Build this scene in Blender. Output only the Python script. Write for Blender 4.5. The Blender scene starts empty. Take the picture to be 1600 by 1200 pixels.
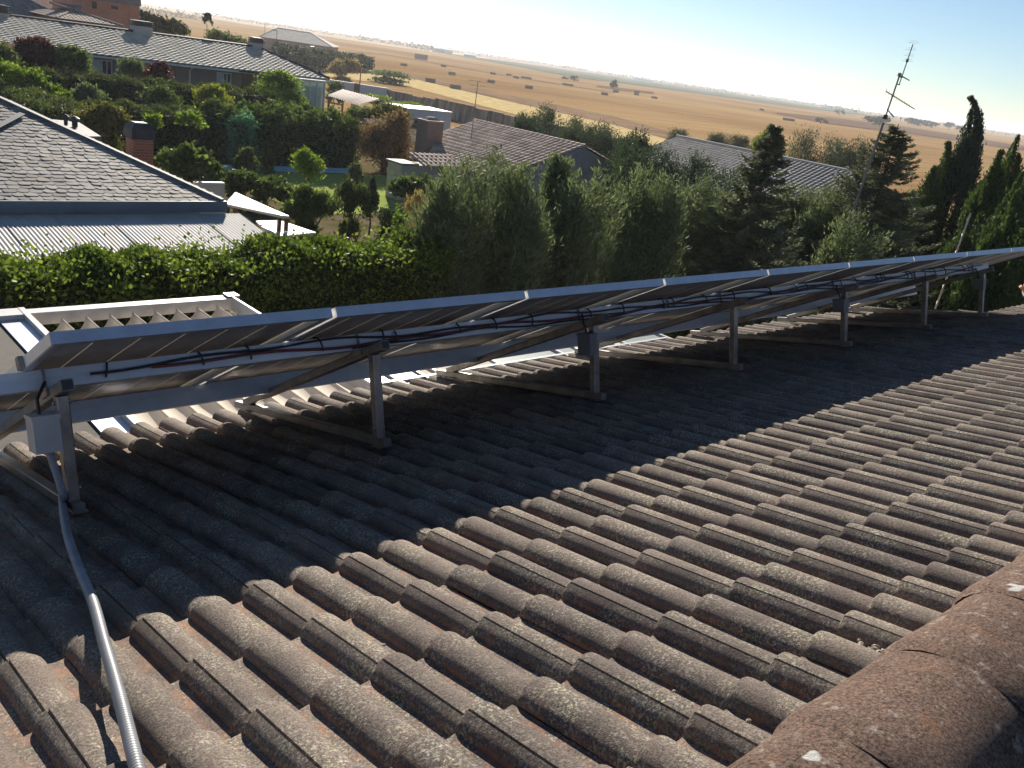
import bpy, math, random
import numpy as np
from mathutils import Vector, Matrix

# ------------------------------------------------------------------ scene, camera, light
scene = bpy.context.scene
COL = scene.collection
CZ = 7.0                                   # camera height above the datum
F_PX = 1386.0                              # focal length in px of a 1600 px wide picture
ROLL = math.atan(0.15)
PITCH = math.atan(512 * math.cos(ROLL) / F_PX)
PSI = math.radians(45.26)                  # heading, from +X (along the eave) to +Y (down the roof)
TH = math.radians(14.54)                   # roof pitch
SUN_EL = math.radians(24.0)
SUN_AZ = math.radians(59.0)                # from +X towards +Y

_h = np.array([math.cos(PSI), math.sin(PSI), 0.0])
_r = np.array([math.sin(PSI), -math.cos(PSI), 0.0])
_u = np.array([0.0, 0.0, 1.0])
_F = _h * math.cos(PITCH) - _u * math.sin(PITCH)
_U = _h * math.sin(PITCH) + _u * math.cos(PITCH)
_R = _r * math.cos(ROLL) + _U * math.sin(ROLL)
_D = _r * math.sin(ROLL) - _U * math.cos(ROLL)
CAM = np.array([0, 0, CZ])

cam_data = bpy.data.cameras.new('camera')
cam_data.sensor_fit = 'HORIZONTAL'
cam_data.sensor_width = 36.0
cam_data.lens = 36.0 * F_PX / 1600.0
cam_data.clip_start = 0.05
cam_data.clip_end = 30000
cam = bpy.data.objects.new('camera', cam_data)
COL.objects.link(cam)
_m = Matrix(((_R[0], -_D[0], -_F[0], 0), (_R[1], -_D[1], -_F[1], 0), (_R[2], -_D[2], -_F[2], CZ), (0, 0, 0, 1)))
cam.matrix_world = _m
scene.camera = cam

world = bpy.data.worlds.new('World')
scene.world = world
world.use_nodes = True
wn = world.node_tree
wn.nodes.clear()
sky = wn.nodes.new('ShaderNodeTexSky')
sky.sky_type = 'NISHITA'
sky.sun_disc = False
sky.sun_elevation = SUN_EL
sky.sun_rotation = math.pi / 2 - SUN_AZ
sky.altitude = 700
sky.air_density = 0.9
sky.dust_density = 0.1
sky.ozone_density = 2.8
bg = wn.nodes.new('ShaderNodeBackground')
bg.inputs['Strength'].default_value = 0.05
wo = wn.nodes.new('ShaderNodeOutputWorld')
wn.links.new(sky.outputs[0], bg.inputs['Color'])
wn.links.new(bg.outputs[0], wo.inputs['Surface'])

sun_d = bpy.data.lights.new('sun', 'SUN')
sun_d.energy = 5.0
sun_d.angle = math.radians(0.5)
sun_d.color = (1.0, 0.90, 0.77)
sun = bpy.data.objects.new('sun', sun_d)
COL.objects.link(sun)
SUN = Vector((math.cos(SUN_AZ) * math.cos(SUN_EL), math.sin(SUN_AZ) * math.cos(SUN_EL), math.sin(SUN_EL)))
sun.rotation_euler = SUN.to_track_quat('Z', 'Y').to_euler()

scene.view_settings.view_transform = 'Standard'
scene.view_settings.look = 'None'
scene.view_settings.exposure = 1.02
scene.view_settings.gamma = 1.0
scene.view_settings.use_curve_mapping = False

# ------------------------------------------------------------------ measuring helpers
def ray(u, v):
    return _F + _R * ((u - 800) / F_PX) + _D * ((v - 600) / F_PX)
def onZ(u, v, z):                       # world point at height z
    r = ray(u, v); return CAM + r * ((z - CZ) / r[2])
def onY(u, v, y):
    r = ray(u, v); return CAM + r * (y / r[1])
def onX(u, v, x):
    r = ray(u, v); return CAM + r * (x / r[0])
def px(p):                              # size in metres of one picture pixel at p
    return float(np.dot(np.asarray(p) - CAM, _F)) / F_PX

DN = np.array([0, math.cos(TH), -math.sin(TH)])
NN = np.array([0, math.sin(TH), math.cos(TH)])
DPL = 0.9565
def RP(x, s, h=0.0):                    # roof coordinates: along eave, down slope, off the roof
    return np.array([x, 0, 0]) + DN * s + NN * (h - DPL) + CAM
TS, TH_ = -1.532 / 1.6, 0.461 / 1.6
PT = DN * TS + NN * TH_                 # up the solar panels
PN = DN * TH_ - NN * TS                 # out of their face
P0 = RP(0, 4.522, 0.207)
def PP(x, t, n=0.0):
    return P0 + np.array([x, 0, 0]) + PT * t + PN * n

def sstep(a, b, x):
    t = np.clip((x - a) / (b - a), 0, 1); return t * t * (3 - 2 * t)
def gz(x, y):                           # terrain height
    t = np.maximum(sstep(42, 76, x), sstep(80, 118, y))
    return -0.5 - 1.5 * t

# ------------------------------------------------------------------ mesh helpers
def link(o, parent=None):
    COL.objects.link(o)
    if parent is not None: o.parent = parent
    return o

class MB:
    def __init__(self):
        self.v = []; self.f = []; self.mi = []; self.n = 0; self.uv = None
    def add(self, vs, fs, mi=0):
        b = self.n
        for p in vs: self.v.append(tuple(float(c) for c in p))
        for f in fs: self.f.append(tuple(b + i for i in f)); self.mi.append(mi)
        self.n += len(vs); return self
    def hexa(self, p, mi=0):            # 8 points: bottom loop 0-3, top loop 4-7
        return self.add(p, [(3, 2, 1, 0), (4, 5, 6, 7), (0, 1, 5, 4), (1, 2, 6, 5), (2, 3, 7, 6), (3, 0, 4, 7)], mi)
    def box(self, x0, x1, y0, y1, z0, z1, mi=0):
        return self.hexa([(x0, y0, z0), (x1, y0, z0), (x1, y1, z0), (x0, y1, z0), (x0, y0, z1), (x1, y0, z1), (x1, y1, z1), (x0, y1, z1)], mi)
    def obox(self, o, a, b, c, mi=0):   # corner + three edge vectors
        o, a, b, c = map(np.asarray, (o, a, b, c))
        return self.hexa([o, o + a, o + a + b, o + b, o + c, o + a + c, o + a + b + c, o + b + c], mi)
    def beam(self, p, q, w, h, up=(0, 0, 1), mi=0, bevel=0.0):
        p, q, up = map(lambda t: np.asarray(t, float), (p, q, up))
        d = q - p; d /= np.linalg.norm(d)
        s = np.cross(d, up); s /= np.linalg.norm(s); t = np.cross(s, d)
        if bevel > 0:
            b = bevel; pr = [(-w/2 + b, -h/2), (w/2 - b, -h/2), (w/2, -h/2 + b), (w/2, h/2 - b), (w/2 - b, h/2), (-w/2 + b, h/2), (-w/2, h/2 - b), (-w/2, -h/2 + b)]
        else:
            pr = [(-w/2, -h/2), (w/2, -h/2), (w/2, h/2), (-w/2, h/2)]
        return self.extrude([p + s * a + t * c for a, c in pr], q - p, mi)
    def extrude(self, loop, vec, mi=0):
        n = len(loop); vec = np.asarray(vec)
        vs = [np.asarray(p) for p in loop] + [np.asarray(p) + vec for p in loop]
        fs = [tuple(range(n - 1, -1, -1)), tuple(range(n, 2 * n))] + [(i, (i + 1) % n, n + (i + 1) % n, n + i) for i in range(n)]
        return self.add(vs, fs, mi)
    def tube(self, pts, r, n=8, mi=0, cap=True):
        pts = [np.asarray(p, float) for p in pts]
        rs = r if hasattr(r, '__len__') else [r] * len(pts)
        rings = []; prev = None
        for i, p in enumerate(pts):
            d = pts[min(i + 1, len(pts) - 1)] - pts[max(i - 1, 0)]; d /= (np.linalg.norm(d) + 1e-12)
            if prev is None:
                a = np.array([0, 0, 1.0]) if abs(d[2]) < 0.9 else np.array([1.0, 0, 0])
                s = np.cross(d, a)
            else:
                s = prev - d * np.dot(prev, d)
            s /= np.linalg.norm(s); prev = s; t = np.cross(d, s)
            rings.append([p + (s * math.cos(k * 2 * math.pi / n) + t * math.sin(k * 2 * math.pi / n)) * rs[i] for k in range(n)])
        vs = [q for rg in rings for q in rg]; fs = []
        for i in range(len(pts) - 1):
            for k in range(n):
                fs.append((i * n + k, i * n + (k + 1) % n, (i + 1) * n + (k + 1) % n, (i + 1) * n + k))
        if cap:
            fs.append(tuple(range(n - 1, -1, -1))); fs.append(tuple((len(pts) - 1) * n + k for k in range(n)))
        return self.add(vs, fs, mi)
    def grid(self, P, mi=0):            # P[i][j] points
        P = np.asarray(P, float); a, b = P.shape[:2]
        return self.add(P.reshape(-1, 3), [(i * b + j, i * b + j + 1, (i + 1) * b + j + 1, (i + 1) * b + j) for i in range(a - 1) for j in range(b - 1)], mi)
    def build(self, name, mats, parent=None, smooth=False, org=None):
        me = bpy.data.meshes.new(name)
        off = np.zeros(3) if org is None else np.asarray(org, float)
        if parent is not None: off = np.array(parent.get('_org', (0, 0, 0)), float)
        V = np.array(self.v) - off
        me.from_pydata(V.tolist(), [], self.f)
        for m in (mats if isinstance(mats, (list, tuple)) else [mats]): me.materials.append(m)
        me.polygons.foreach_set('material_index', self.mi)
        if smooth: me.polygons.foreach_set('use_smooth', [True] * len(self.f))
        me.update()
        o = bpy.data.objects.new(name, me)
        if parent is None: o.location = off
        o['_org'] = tuple(off)
        return link(o, parent)

def smooth_by_angle(o, ang=40):
    me = o.data
    me.polygons.foreach_set('use_smooth', [True] * len(me.polygons))
    me.update()
    try: me.set_sharp_from_angle(angle=math.radians(ang))
    except Exception: pass

def tag(o, label=None, cat=None, group=None, kind=None):
    if label: o['label'] = label
    if cat: o['category'] = cat
    if group: o['group'] = group
    if kind: o['kind'] = kind
    return o
def thing(name, loc, label, cat, group=None):
    o = bpy.data.objects.new(name, None)
    o.empty_display_size = 0.2
    o.location = tuple(float(c) for c in loc); o['_org'] = tuple(float(c) for c in loc)
    link(o); return tag(o, label, cat, group)
def dup(root, loc, label=None):
    def cp(o, par):
        c = o.copy(); COL.objects.link(c)
        if par is not None: c.parent = par
        for ch in o.children: cp(ch, c)
        return c
    r = cp(root, None); r.location = tuple(float(c) for c in loc); r['_org'] = tuple(float(c) for c in loc)
    if label: r['label'] = label
    return r

# ------------------------------------------------------------------ materials
def nt_new(name):
    m = bpy.data.materials.new(name); m.use_nodes = True
    nt = m.node_tree; nt.nodes.clear()
    out = nt.nodes.new('ShaderNodeOutputMaterial'); b = nt.nodes.new('ShaderNodeBsdfPrincipled')
    nt.links.new(b.outputs[0], out.inputs['Surface'])
    return m, nt, b, out
def N_(nt, t, **kw):
    n = nt.nodes.new(t)
    for k, v in kw.items():
        if k in n.inputs.keys() if hasattr(n.inputs, 'keys') else False: n.inputs[k].default_value = v
        else: setattr(n, k, v)
    return n
def noise(nt, vec, scale, detail=4, rough=0.55):
    n = nt.nodes.new('ShaderNodeTexNoise'); n.inputs['Scale'].default_value = scale
    n.inputs['Detail'].default_value = detail; n.inputs['Roughness'].default_value = rough
    nt.links.new(vec, n.inputs['Vector']); return n.outputs['Fac']
def ramp(nt, fac, stops):
    r = nt.nodes.new('ShaderNodeValToRGB'); el = r.color_ramp.elements
    while len(el) < len(stops): el.new(0.5)
    for e, (p, c) in zip(el, stops): e.position = p; e.color = (*c, 1) if len(c) == 3 else c
    nt.links.new(fac, r.inputs['Fac']); return r.outputs['Color']
def mix(nt, fac, a, b, mode='MIX'):
    m = nt.nodes.new('ShaderNodeMix'); m.data_type = 'RGBA'; m.blend_type = mode
    for s, val in ((m.inputs[0], fac), (m.inputs[6], a), (m.inputs[7], b)):
        if hasattr(val, 'is_linked') or isinstance(val, bpy.types.NodeSocket): nt.links.new(val, s)
        else: s.default_value = val if not isinstance(val, tuple) else (*val, 1)
    return m.outputs[2]
def gpos(nt): return nt.nodes.new('ShaderNodeNewGeometry').outputs['Position']
def bump(nt, b, h, strength, dist=0.01):
    n = nt.nodes.new('ShaderNodeBump'); n.inputs['Strength'].default_value = strength; n.inputs['Distance'].default_value = dist
    nt.links.new(h, n.inputs['Height']); nt.links.new(n.outputs[0], b.inputs['Normal'])

def pm(name, c1, c2=None, scale=3.0, rough=0.7, metal=0.0, bmp=0.0, bscale=None, detail=5, spec=None, stops=(0.35, 0.65)):
    m, nt, b, out = nt_new(name)
    b.inputs['Roughness'].default_value = rough; b.inputs['Metallic'].default_value = metal
    if spec is not None: b.inputs['Specular IOR Level'].default_value = spec
    c2 = c2 or tuple(c * 0.8 for c in c1)
    p = gpos(nt)
    nt.links.new(ramp(nt, noise(nt, p, scale, detail, 0.6), [(stops[0], c2), (stops[1], c1)]), b.inputs['Base Color'])
    if bmp: bump(nt, b, noise(nt, p, bscale or scale * 4, 4, 0.6), bmp)
    return m

def attr_mat(name, stops, rough=0.8, trans=0.0, spec=0.3, nscale=None, namp=0.25):
    m, nt, b, out = nt_new(name)
    a = nt.nodes.new('ShaderNodeAttribute'); a.attribute_name = 'rnd'
    col = ramp(nt, a.outputs['Fac'], stops)
    if nscale:
        n = noise(nt, gpos(nt), nscale, 3)
        col = mix(nt, n, mix(nt, 1.0, col, (1 - namp, 1 - namp, 1 - namp), 'MULTIPLY'), mix(nt, 1.0, col, (1 + namp, 1 + namp, 1 + namp), 'MULTIPLY'))
    nt.links.new(col, b.inputs['Base Color'])
    b.inputs['Roughness'].default_value = rough; b.inputs['Specular IOR Level'].default_value = spec
    if trans > 0:
        t = nt.nodes.new('ShaderNodeBsdfTranslucent')
        nt.links.new(mix(nt, 1.0, col, (1.25, 1.3, 0.7), 'MULTIPLY'), t.inputs['Color'])
        ms = nt.nodes.new('ShaderNodeMixShader'); ms.inputs[0].default_value = trans
        nt.links.new(b.outputs[0], ms.inputs[1]); nt.links.new(t.outputs[0], ms.inputs[2]); nt.links.new(ms.outputs[0], out.inputs['Surface'])
    return m

def leafm(name, dark, mid, light, trans=0.35, spec=0.25, rough=0.65):
    return attr_mat(name, [(0.0, dark), (0.5, mid), (1.0, light)], rough=rough, trans=trans, spec=spec)

M = {}
def tile_material(name, base, dark, lichen, red, lo=0.50, hi=0.62, fine=210, redamt=0.5):
    m, nt, b, out = nt_new(name)
    p = gpos(nt)
    a = nt.nodes.new('ShaderNodeAttribute'); a.attribute_name = 'rnd'
    v = nt.nodes.new('ShaderNodeAttribute'); v.attribute_name = 'val'        # 1 in the valleys between barrels
    c0 = mix(nt, noise(nt, p, 5, 3), dark, base)
    c0 = mix(nt, a.outputs['Fac'], mix(nt, 1.0, c0, (0.72, 0.72, 0.74), 'MULTIPLY'), mix(nt, 1.0, c0, (1.22, 1.2, 1.16), 'MULTIPLY'))
    # grit
    g = ramp(nt, noise(nt, p, fine, 2, 0.7), [(0.3, (0.42, 0.42, 0.43)), (0.7, (1.45, 1.43, 1.4))])
    c0 = mix(nt, 1.0, c0, g, 'MULTIPLY')
    # lichen speckle, in patches
    l1 = ramp(nt, noise(nt, p, 130, 6, 0.8), [(lo, (0, 0, 0)), (hi, (1, 1, 1))])
    l2 = ramp(nt, noise(nt, p, 7, 3, 0.6), [(0.40, (0.10, 0.10, 0.10)), (0.62, (1, 1, 1))])
    lf = mix(nt, 1.0, l1, l2, 'MULTIPLY')
    li = ramp(nt, noise(nt, p, 30, 3), [(0.35, lichen), (0.65, tuple(c * s for c, s in zip(lichen, (1.0, 1.04, 0.8))))])
    c1 = mix(nt, lf, c0, li)
    # bare reddish clay where water runs
    r1 = ramp(nt, noise(nt, p, 16, 4, 0.65), [(0.45, (0, 0, 0)), (0.62, (1, 1, 1))])
    rf = mix(nt, 1.0, r1, v.outputs['Color'], 'MULTIPLY')
    rf = mix(nt, 1.0, rf, (redamt, redamt, redamt), 'MULTIPLY')
    c2 = mix(nt, rf, c1, red)
    nt.links.new(c2, b.inputs['Base Color'])
    b.inputs['Roughness'].default_value = 0.9; b.inputs['Specular IOR Level'].default_value = 0.15
    bump(nt, b, noise(nt, p, 260, 4, 0.7), 0.55, 0.004)
    return m
M['tile'] = tile_material('weathered_roof_tile', (0.192, 0.160, 0.140), (0.108, 0.091, 0.083), (0.46, 0.435, 0.38), (0.33, 0.17, 0.11), lo=0.50, hi=0.62, redamt=0.45)
M['eavetile'] = M['tile']
def ridge_material():
    m, nt, b, out = nt_new('lichened_ridge_clay')
    p = gpos(nt)
    c = ramp(nt, noise(nt, p, 6, 6, 0.7), [(0.3, (0.115, 0.082, 0.068)), (0.5, (0.19, 0.135, 0.11)), (0.62, (0.21, 0.145, 0.115)), (0.75, (0.185, 0.138, 0.12))])
    g = ramp(nt, noise(nt, p, 150, 4, 0.75), [(0.34, (0.25, 0.25, 0.27)), (0.62, (1.45, 1.4, 1.35))])
    c = mix(nt, 1.0, c, g, 'MULTIPLY')
    w = ramp(nt, noise(nt, p, 24, 7, 0.72), [(0.57, (0, 0, 0)), (0.66, (1, 1, 1))])
    c = mix(nt, mix(nt, 1.0, w, (0.75, 0.75, 0.75), 'MULTIPLY'), c, (0.46, 0.42, 0.38))
    s = ramp(nt, noise(nt, p, 11, 2, 0.5), [(0.735, (0, 0, 0)), (0.755, (1, 1, 1))])
    c = mix(nt, s, c, (0.6, 0.6, 0.58))
    o = ramp(nt, noise(nt, p, 13, 5, 0.7), [(0.58, (0, 0, 0)), (0.68, (1, 1, 1))])
    c = mix(nt, mix(nt, 1.0, o, (0.32, 0.32, 0.32), 'MULTIPLY'), c, (0.36, 0.19, 0.10))
    nt.links.new(c, b.inputs['Base Color']); b.inputs['Roughness'].default_value = 0.92; b.inputs['Specular IOR Level'].default_value = 0.12
    bump(nt, b, noise(nt, p, 130, 5, 0.8), 1.0, 0.010)
    return m
M['ridge'] = ridge_material()
M['mortar'] = pm('mortar_rubble', (0.45, 0.40, 0.32), (0.22, 0.19, 0.15), 40, 0.95, bmp=0.8)
M['alu_rail'] = pm('satin_aluminium_rail', (0.66, 0.68, 0.72), (0.58, 0.60, 0.64), 10, 0.45, 0.55)
M['box_dark'] = pm('dark_grey_plastic', (0.16, 0.16, 0.17), (0.12, 0.12, 0.13), 5, 0.5)
M['alu'] = pm('anodised_aluminium', (0.54, 0.56, 0.61), (0.46, 0.48, 0.53), 12, 0.36, 0.75)
M['alu_dull'] = pm('dull_galvanised_steel', (0.33, 0.315, 0.295), (0.19, 0.18, 0.17), 9, 0.42, 0.8, bmp=0.1)
M['mast'] = pm('weathered_grey_steel', (0.16, 0.16, 0.165), (0.10, 0.10, 0.105), 5, 0.6, 0.3)
M['white_alu'] = pm('white_coated_aluminium', (0.60, 0.59, 0.57), (0.48, 0.47, 0.45), 6, 0.4, 0.0)
M['greybox'] = pm('grey_plastic', (0.46, 0.46, 0.46), (0.37, 0.37, 0.37), 5, 0.5)
M['conduit'] = pm('grey_pvc_conduit', (0.27, 0.28, 0.30), (0.20, 0.21, 0.225), 14, 0.4)
M['cable_black'] = pm('black_cable_rubber', (0.025, 0.025, 0.028), (0.018, 0.018, 0.02), 20, 0.45)
M['cable_red'] = pm('red_cable_rubber', (0.16, 0.03, 0.025), (0.10, 0.02, 0.02), 20, 0.5)
M['bolt'] = pm('zinc_bolt', (0.4, 0.4, 0.42), (0.25, 0.25, 0.27), 60, 0.4, 0.8)

def laminate_mat():
    m, nt, b, out = nt_new('solar_laminate')
    tc = nt.nodes.new('ShaderNodeTexCoord')
    p = tc.outputs['Object']
    c = ramp(nt, noise(nt, p, 22, 4, 0.6), [(0.3, (0.15, 0.152, 0.162)), (0.7, (0.215, 0.217, 0.23))])
    st = nt.nodes.new('ShaderNodeMapping'); st.inputs['Scale'].default_value = (1.2, 60, 60)
    nt.links.new(p, st.inputs['Vector'])
    c = mix(nt, noise(nt, st.outputs[0], 1.0, 2), c, mix(nt, 1.0, c, (1.6, 1.5, 1.45), 'MULTIPLY'))
    nt.links.new(c, b.inputs['Base Color']); b.inputs['Roughness'].default_value = 0.42
    b.inputs['Specular IOR Level'].default_value = 0.5
    return m
M['laminate'] = laminate_mat()
def cellgap_mat():
    m, nt, b, out = nt_new('translucent_cell_gap')
    b.inputs['Base Color'].default_value = (0.5, 0.48, 0.44, 1); b.inputs['Roughness'].default_value = 0.4
    t = nt.nodes.new('ShaderNodeBsdfTranslucent'); t.inputs['Color'].default_value = (0.75, 0.72, 0.66, 1)
    ms = nt.nodes.new('ShaderNodeMixShader'); ms.inputs[0].default_value = 0.5
    nt.links.new(b.outputs[0], ms.inputs[1]); nt.links.new(t.outputs[0], ms.inputs[2]); nt.links.new(ms.outputs[0], out.inputs['Surface'])
    return m
M['cellgap'] = cellgap_mat()
M['alu_lit'] = pm('sunlit_aluminium_edge', (0.86, 0.85, 0.82), (0.78, 0.77, 0.75), 10, 0.5, 0.2)  # paler aluminium: sunlight bouncing in the panel gaps is put into the colour
M['cell'] = pm('blue_black_cells', (0.012, 0.016, 0.035), (0.008, 0.01, 0.02), 8, 0.12)
def fabric_mat():
    m, nt, b, out = nt_new('cream_awning_fabric')
    p = gpos(nt)
    c = ramp(nt, noise(nt, p, 5, 5), [(0.3, (0.70, 0.63, 0.52)), (0.7, (0.82, 0.77, 0.68))])
    nt.links.new(c, b.inputs['Base Color']); b.inputs['Roughness'].default_value = 0.9
    t = nt.nodes.new('ShaderNodeBsdfTranslucent'); nt.links.new(c, t.inputs['Color'])
    ms = nt.nodes.new('ShaderNodeMixShader'); ms.inputs[0].default_value = 0.35
    nt.links.new(b.outputs[0], ms.inputs[1]); nt.links.new(t.outputs[0], ms.inputs[2]); nt.links.new(ms.outputs[0], out.inputs['Surface'])
    return m
M['fabric'] = fabric_mat()
M['board'] = pm('weathered_grey_board', (0.085, 0.077, 0.064), (0.055, 0.05, 0.043), 3, 0.9, bmp=0.2)
M['poly'] = pm('opal_polycarbonate', (0.30, 0.33, 0.29), (0.22, 0.26, 0.23), 4, 0.35)
M['wallcream'] = pm('cream_render', (0.55, 0.48, 0.38), (0.45, 0.39, 0.31), 2, 0.9, bmp=0.2)
M['render_grey'] = pm('grey_render', (0.42, 0.39, 0.36), (0.33, 0.31, 0.29), 1.5, 0.9)
M['render_blue'] = pm('pale_painted_metal', (0.50, 0.53, 0.56), (0.42, 0.45, 0.48), 0.8, 0.6)
M['white_paint'] = pm('white_paint', (0.62, 0.61, 0.58), (0.48, 0.47, 0.44), 1.2, 0.6)
M['glass'] = pm('dark_window_glass', (0.05, 0.06, 0.07), (0.03, 0.04, 0.045), 3, 0.08)
M['shutter'] = pm('pale_roller_shutter', (0.50, 0.50, 0.50), (0.42, 0.42, 0.43), 6, 0.6)
M['dark'] = pm('dark_painted_metal', (0.05, 0.05, 0.055), (0.03, 0.03, 0.035), 4, 0.6)
M['wood'] = pm('brown_wood', (0.16, 0.09, 0.05), (0.09, 0.05, 0.03), 6, 0.7)
M['bark'] = pm('tree_bark', (0.12, 0.09, 0.065), (0.06, 0.045, 0.035), 9, 0.95, bmp=0.6)
M['core'] = pm('shaded_twig_mass', (0.030, 0.032, 0.018), (0.018, 0.020, 0.012), 5, 1.0)  # dark colour stands in for the shade deep inside the hedges
M['zinc'] = pm('zinc_flashing', (0.19, 0.19, 0.195), (0.14, 0.14, 0.145), 3, 0.75, 0.0)
M['fascia'] = pm('slate_blue_fascia', (0.13, 0.17, 0.22), (0.10, 0.13, 0.17), 2, 0.6)
M['corr'] = pm('corrugated_steel_sheet', (0.44, 0.44, 0.42), (0.36, 0.36, 0.345), 1.5, 0.7, 0.0, spec=0.25)
M['plinth'] = pm('pale_concrete', (0.46, 0.43, 0.38), (0.34, 0.32, 0.28), 1.2, 0.9)
M['poolblue'] = pm('pool_blue_paint', (0.25, 0.52, 0.70), (0.20, 0.44, 0.60), 2, 0.6)
M['netgreen'] = leafm('green_netting', (0.05, 0.16, 0.10), (0.09, 0.24, 0.15), (0.15, 0.34, 0.22), 0.3)

def brick_mat(name, c1, c2, mort, scale=1.0):
    m, nt, b, out = nt_new(name)
    p = gpos(nt)
    sp = nt.nodes.new('ShaderNodeSeparateXYZ'); nt.links.new(p, sp.inputs[0])
    ad = nt.nodes.new('ShaderNodeMath'); ad.operation = 'ADD'; nt.links.new(sp.outputs[0], ad.inputs[0]); nt.links.new(sp.outputs[1], ad.inputs[1])
    cb = nt.nodes.new('ShaderNodeCombineXYZ'); nt.links.new(ad.outputs[0], cb.inputs[0]); nt.links.new(sp.outputs[2], cb.inputs[1])
    br = nt.nodes.new('ShaderNodeTexBrick'); br.inputs['Scale'].default_value = scale
    br.inputs['Brick Width'].default_value = 0.25; br.inputs['Row Height'].default_value = 0.075; br.inputs['Mortar Size'].default_value = 0.008
    br.inputs['Color1'].default_value = (*c1, 1); br.inputs['Color2'].default_value = (*c2, 1); br.inputs['Mortar'].default_value = (*mort, 1)
    nt.links.new(cb.outputs[0], br.inputs['Vector'])
    g = ramp(nt, noise(nt, p, 1.3, 4), [(0.3, (0.85, 0.85, 0.85)), (0.7, (1.12, 1.12, 1.12))])
    nt.links.new(mix(nt, 1.0, br.outputs['Color'], g, 'MULTIPLY'), b.inputs['Base Color']); b.inputs['Roughness'].default_value = 0.9
    return m
M['brick'] = brick_mat('red_brick', (0.36, 0.13, 0.08), (0.30, 0.11, 0.07), (0.32, 0.24, 0.2))
M['brick_or'] = brick_mat('orange_brick', (0.46, 0.20, 0.13), (0.40, 0.17, 0.11), (0.38, 0.26, 0.2))
M['brick_dull'] = brick_mat('dull_brown_brick', (0.24, 0.16, 0.13), (0.20, 0.14, 0.115), (0.26, 0.22, 0.19))

def roof_mat(name, c1, c2, nsc=0.8):
    return attr_mat(name, [(0.0, c2), (0.5, tuple((a + b) / 2 for a, b in zip(c1, c2))), (1.0, c1)], rough=0.85, spec=0.25, nscale=nsc, namp=0.2)
M['roof_pale'] = roof_mat('pale_concrete_tiles', (0.54, 0.50, 0.42), (0.40, 0.375, 0.32))
M['roof_brown'] = roof_mat('brown_clay_tiles', (0.54, 0.40, 0.31), (0.28, 0.20, 0.15))
M['roof_grey'] = roof_mat('grey_concrete_tiles', (0.25, 0.24, 0.225), (0.16, 0.155, 0.15))
M['roof_tan'] = roof_mat('tan_clay_tiles', (0.36, 0.29, 0.23), (0.25, 0.20, 0.165))
M['slate'] = attr_mat('grey_slate', [(0.0, (0.11, 0.107, 0.10)), (0.5, (0.215, 0.208, 0.19)), (0.85, (0.29, 0.277, 0.25)), (1.0, (0.35, 0.325, 0.285))], rough=0.75, spec=0.3, nscale=5, namp=0.25)

def set_rnd(me, vals, name='rnd', domain='FACE'):
    a = me.attributes.new(name, 'FLOAT', domain); a.data.foreach_set('value', np.asarray(vals, np.float32))

# ------------------------------------------------------------------ the setting: ground, field, sky is the world
def ground_sheet():
    ang = np.radians(np.linspace(-95, 185, 141))
    rad = np.concatenate([[0.0], np.linspace(4, 160, 66), np.geomspace(170, 14000, 40)])
    P = np.zeros((len(rad), len(ang), 3))
    P[..., 0] = rad[:, None] * np.cos(ang)[None]; P[..., 1] = rad[:, None] * np.sin(ang)[None]
    P[..., 2] = gz(P[..., 0], P[..., 1])
    return P
def field_mat():
    m, nt, b, out = nt_new('stubble_and_soil')
    p = gpos(nt)
    n1 = noise(nt, p, 0.006, 6, 0.6)
    c = ramp(nt, n1, [(0.35, (0.27, 0.172, 0.085)), (0.5, (0.35, 0.236, 0.118)), (0.65, (0.41, 0.29, 0.15))])
    mp = nt.nodes.new('ShaderNodeMapping'); mp.inputs['Rotation'].default_value = (0, 0, math.radians(-24)); mp.inputs['Scale'].default_value = (0.012, 0.3, 1)
    nt.links.new(p, mp.inputs['Vector'])
    st = ramp(nt, noise(nt, mp.outputs[0], 1.0, 5, 0.7), [(0.3, (0.70, 0.67, 0.64)), (0.7, (1.2, 1.19, 1.16))])
    c = mix(nt, 1.0, c, st, 'MULTIPLY')
    g = ramp(nt, noise(nt, p, 1.4, 5, 0.75), [(0.3, (0.78, 0.78, 0.78)), (0.7, (1.16, 1.16, 1.16))])
    c = mix(nt, 1.0, c, g, 'MULTIPLY')
    nt.links.new(c, b.inputs['Base Color']); b.inputs['Roughness'].default_value = 1.0; b.inputs['Specular IOR Level'].default_value = 0.0
    bump(nt, b, noise(nt, p, 3.0, 6, 0.7), 0.5, 0.15)
    return m
M['field'] = field_mat()
o = MB().grid(ground_sheet()).build('ground', M['field'], smooth=True)
tag(o, 'wide flat plain of dry stubble running to the horizon', 'ground', kind='structure')

def patch(name, pts, m, label, lift=0.03, n=24):       # a thin sheet laid on the terrain, from an outline given in the picture
    pts = [np.asarray(q, float) for q in pts]
    mb = MB()
    a, b = pts[:len(pts) // 2], pts[len(pts) // 2:][::-1]     # near edge left to right, far edge right to left
    def samp(poly, k):
        seg = [np.linalg.norm(poly[i + 1] - poly[i]) for i in range(len(poly) - 1)]; tot = sum(seg); out = []
        for i in range(k):
            d = tot * i / (k - 1); j = 0
            while j < len(seg) - 1 and d > seg[j]: d -= seg[j]; j += 1
            out.append(poly[j] + (poly[j + 1] - poly[j]) * min(1, d / max(seg[j], 1e-9)))
        return out
    A, B = samp(a, n), samp(b, n)
    G = []
    for i in range(n):
        row = []
        for t in np.linspace(0, 1, 7):
            q = A[i] * (1 - t) + B[i] * t; row.append((q[0], q[1], gz(q[0], q[1]) + lift))
        G.append(row)
    mb.grid(np.array(G))
    o = mb.build(name, m); return tag(o, label, name.replace('_', ' '), kind='structure')
def zpts(l, z): return [onZ(u, v, z) for u, v in l]

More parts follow.
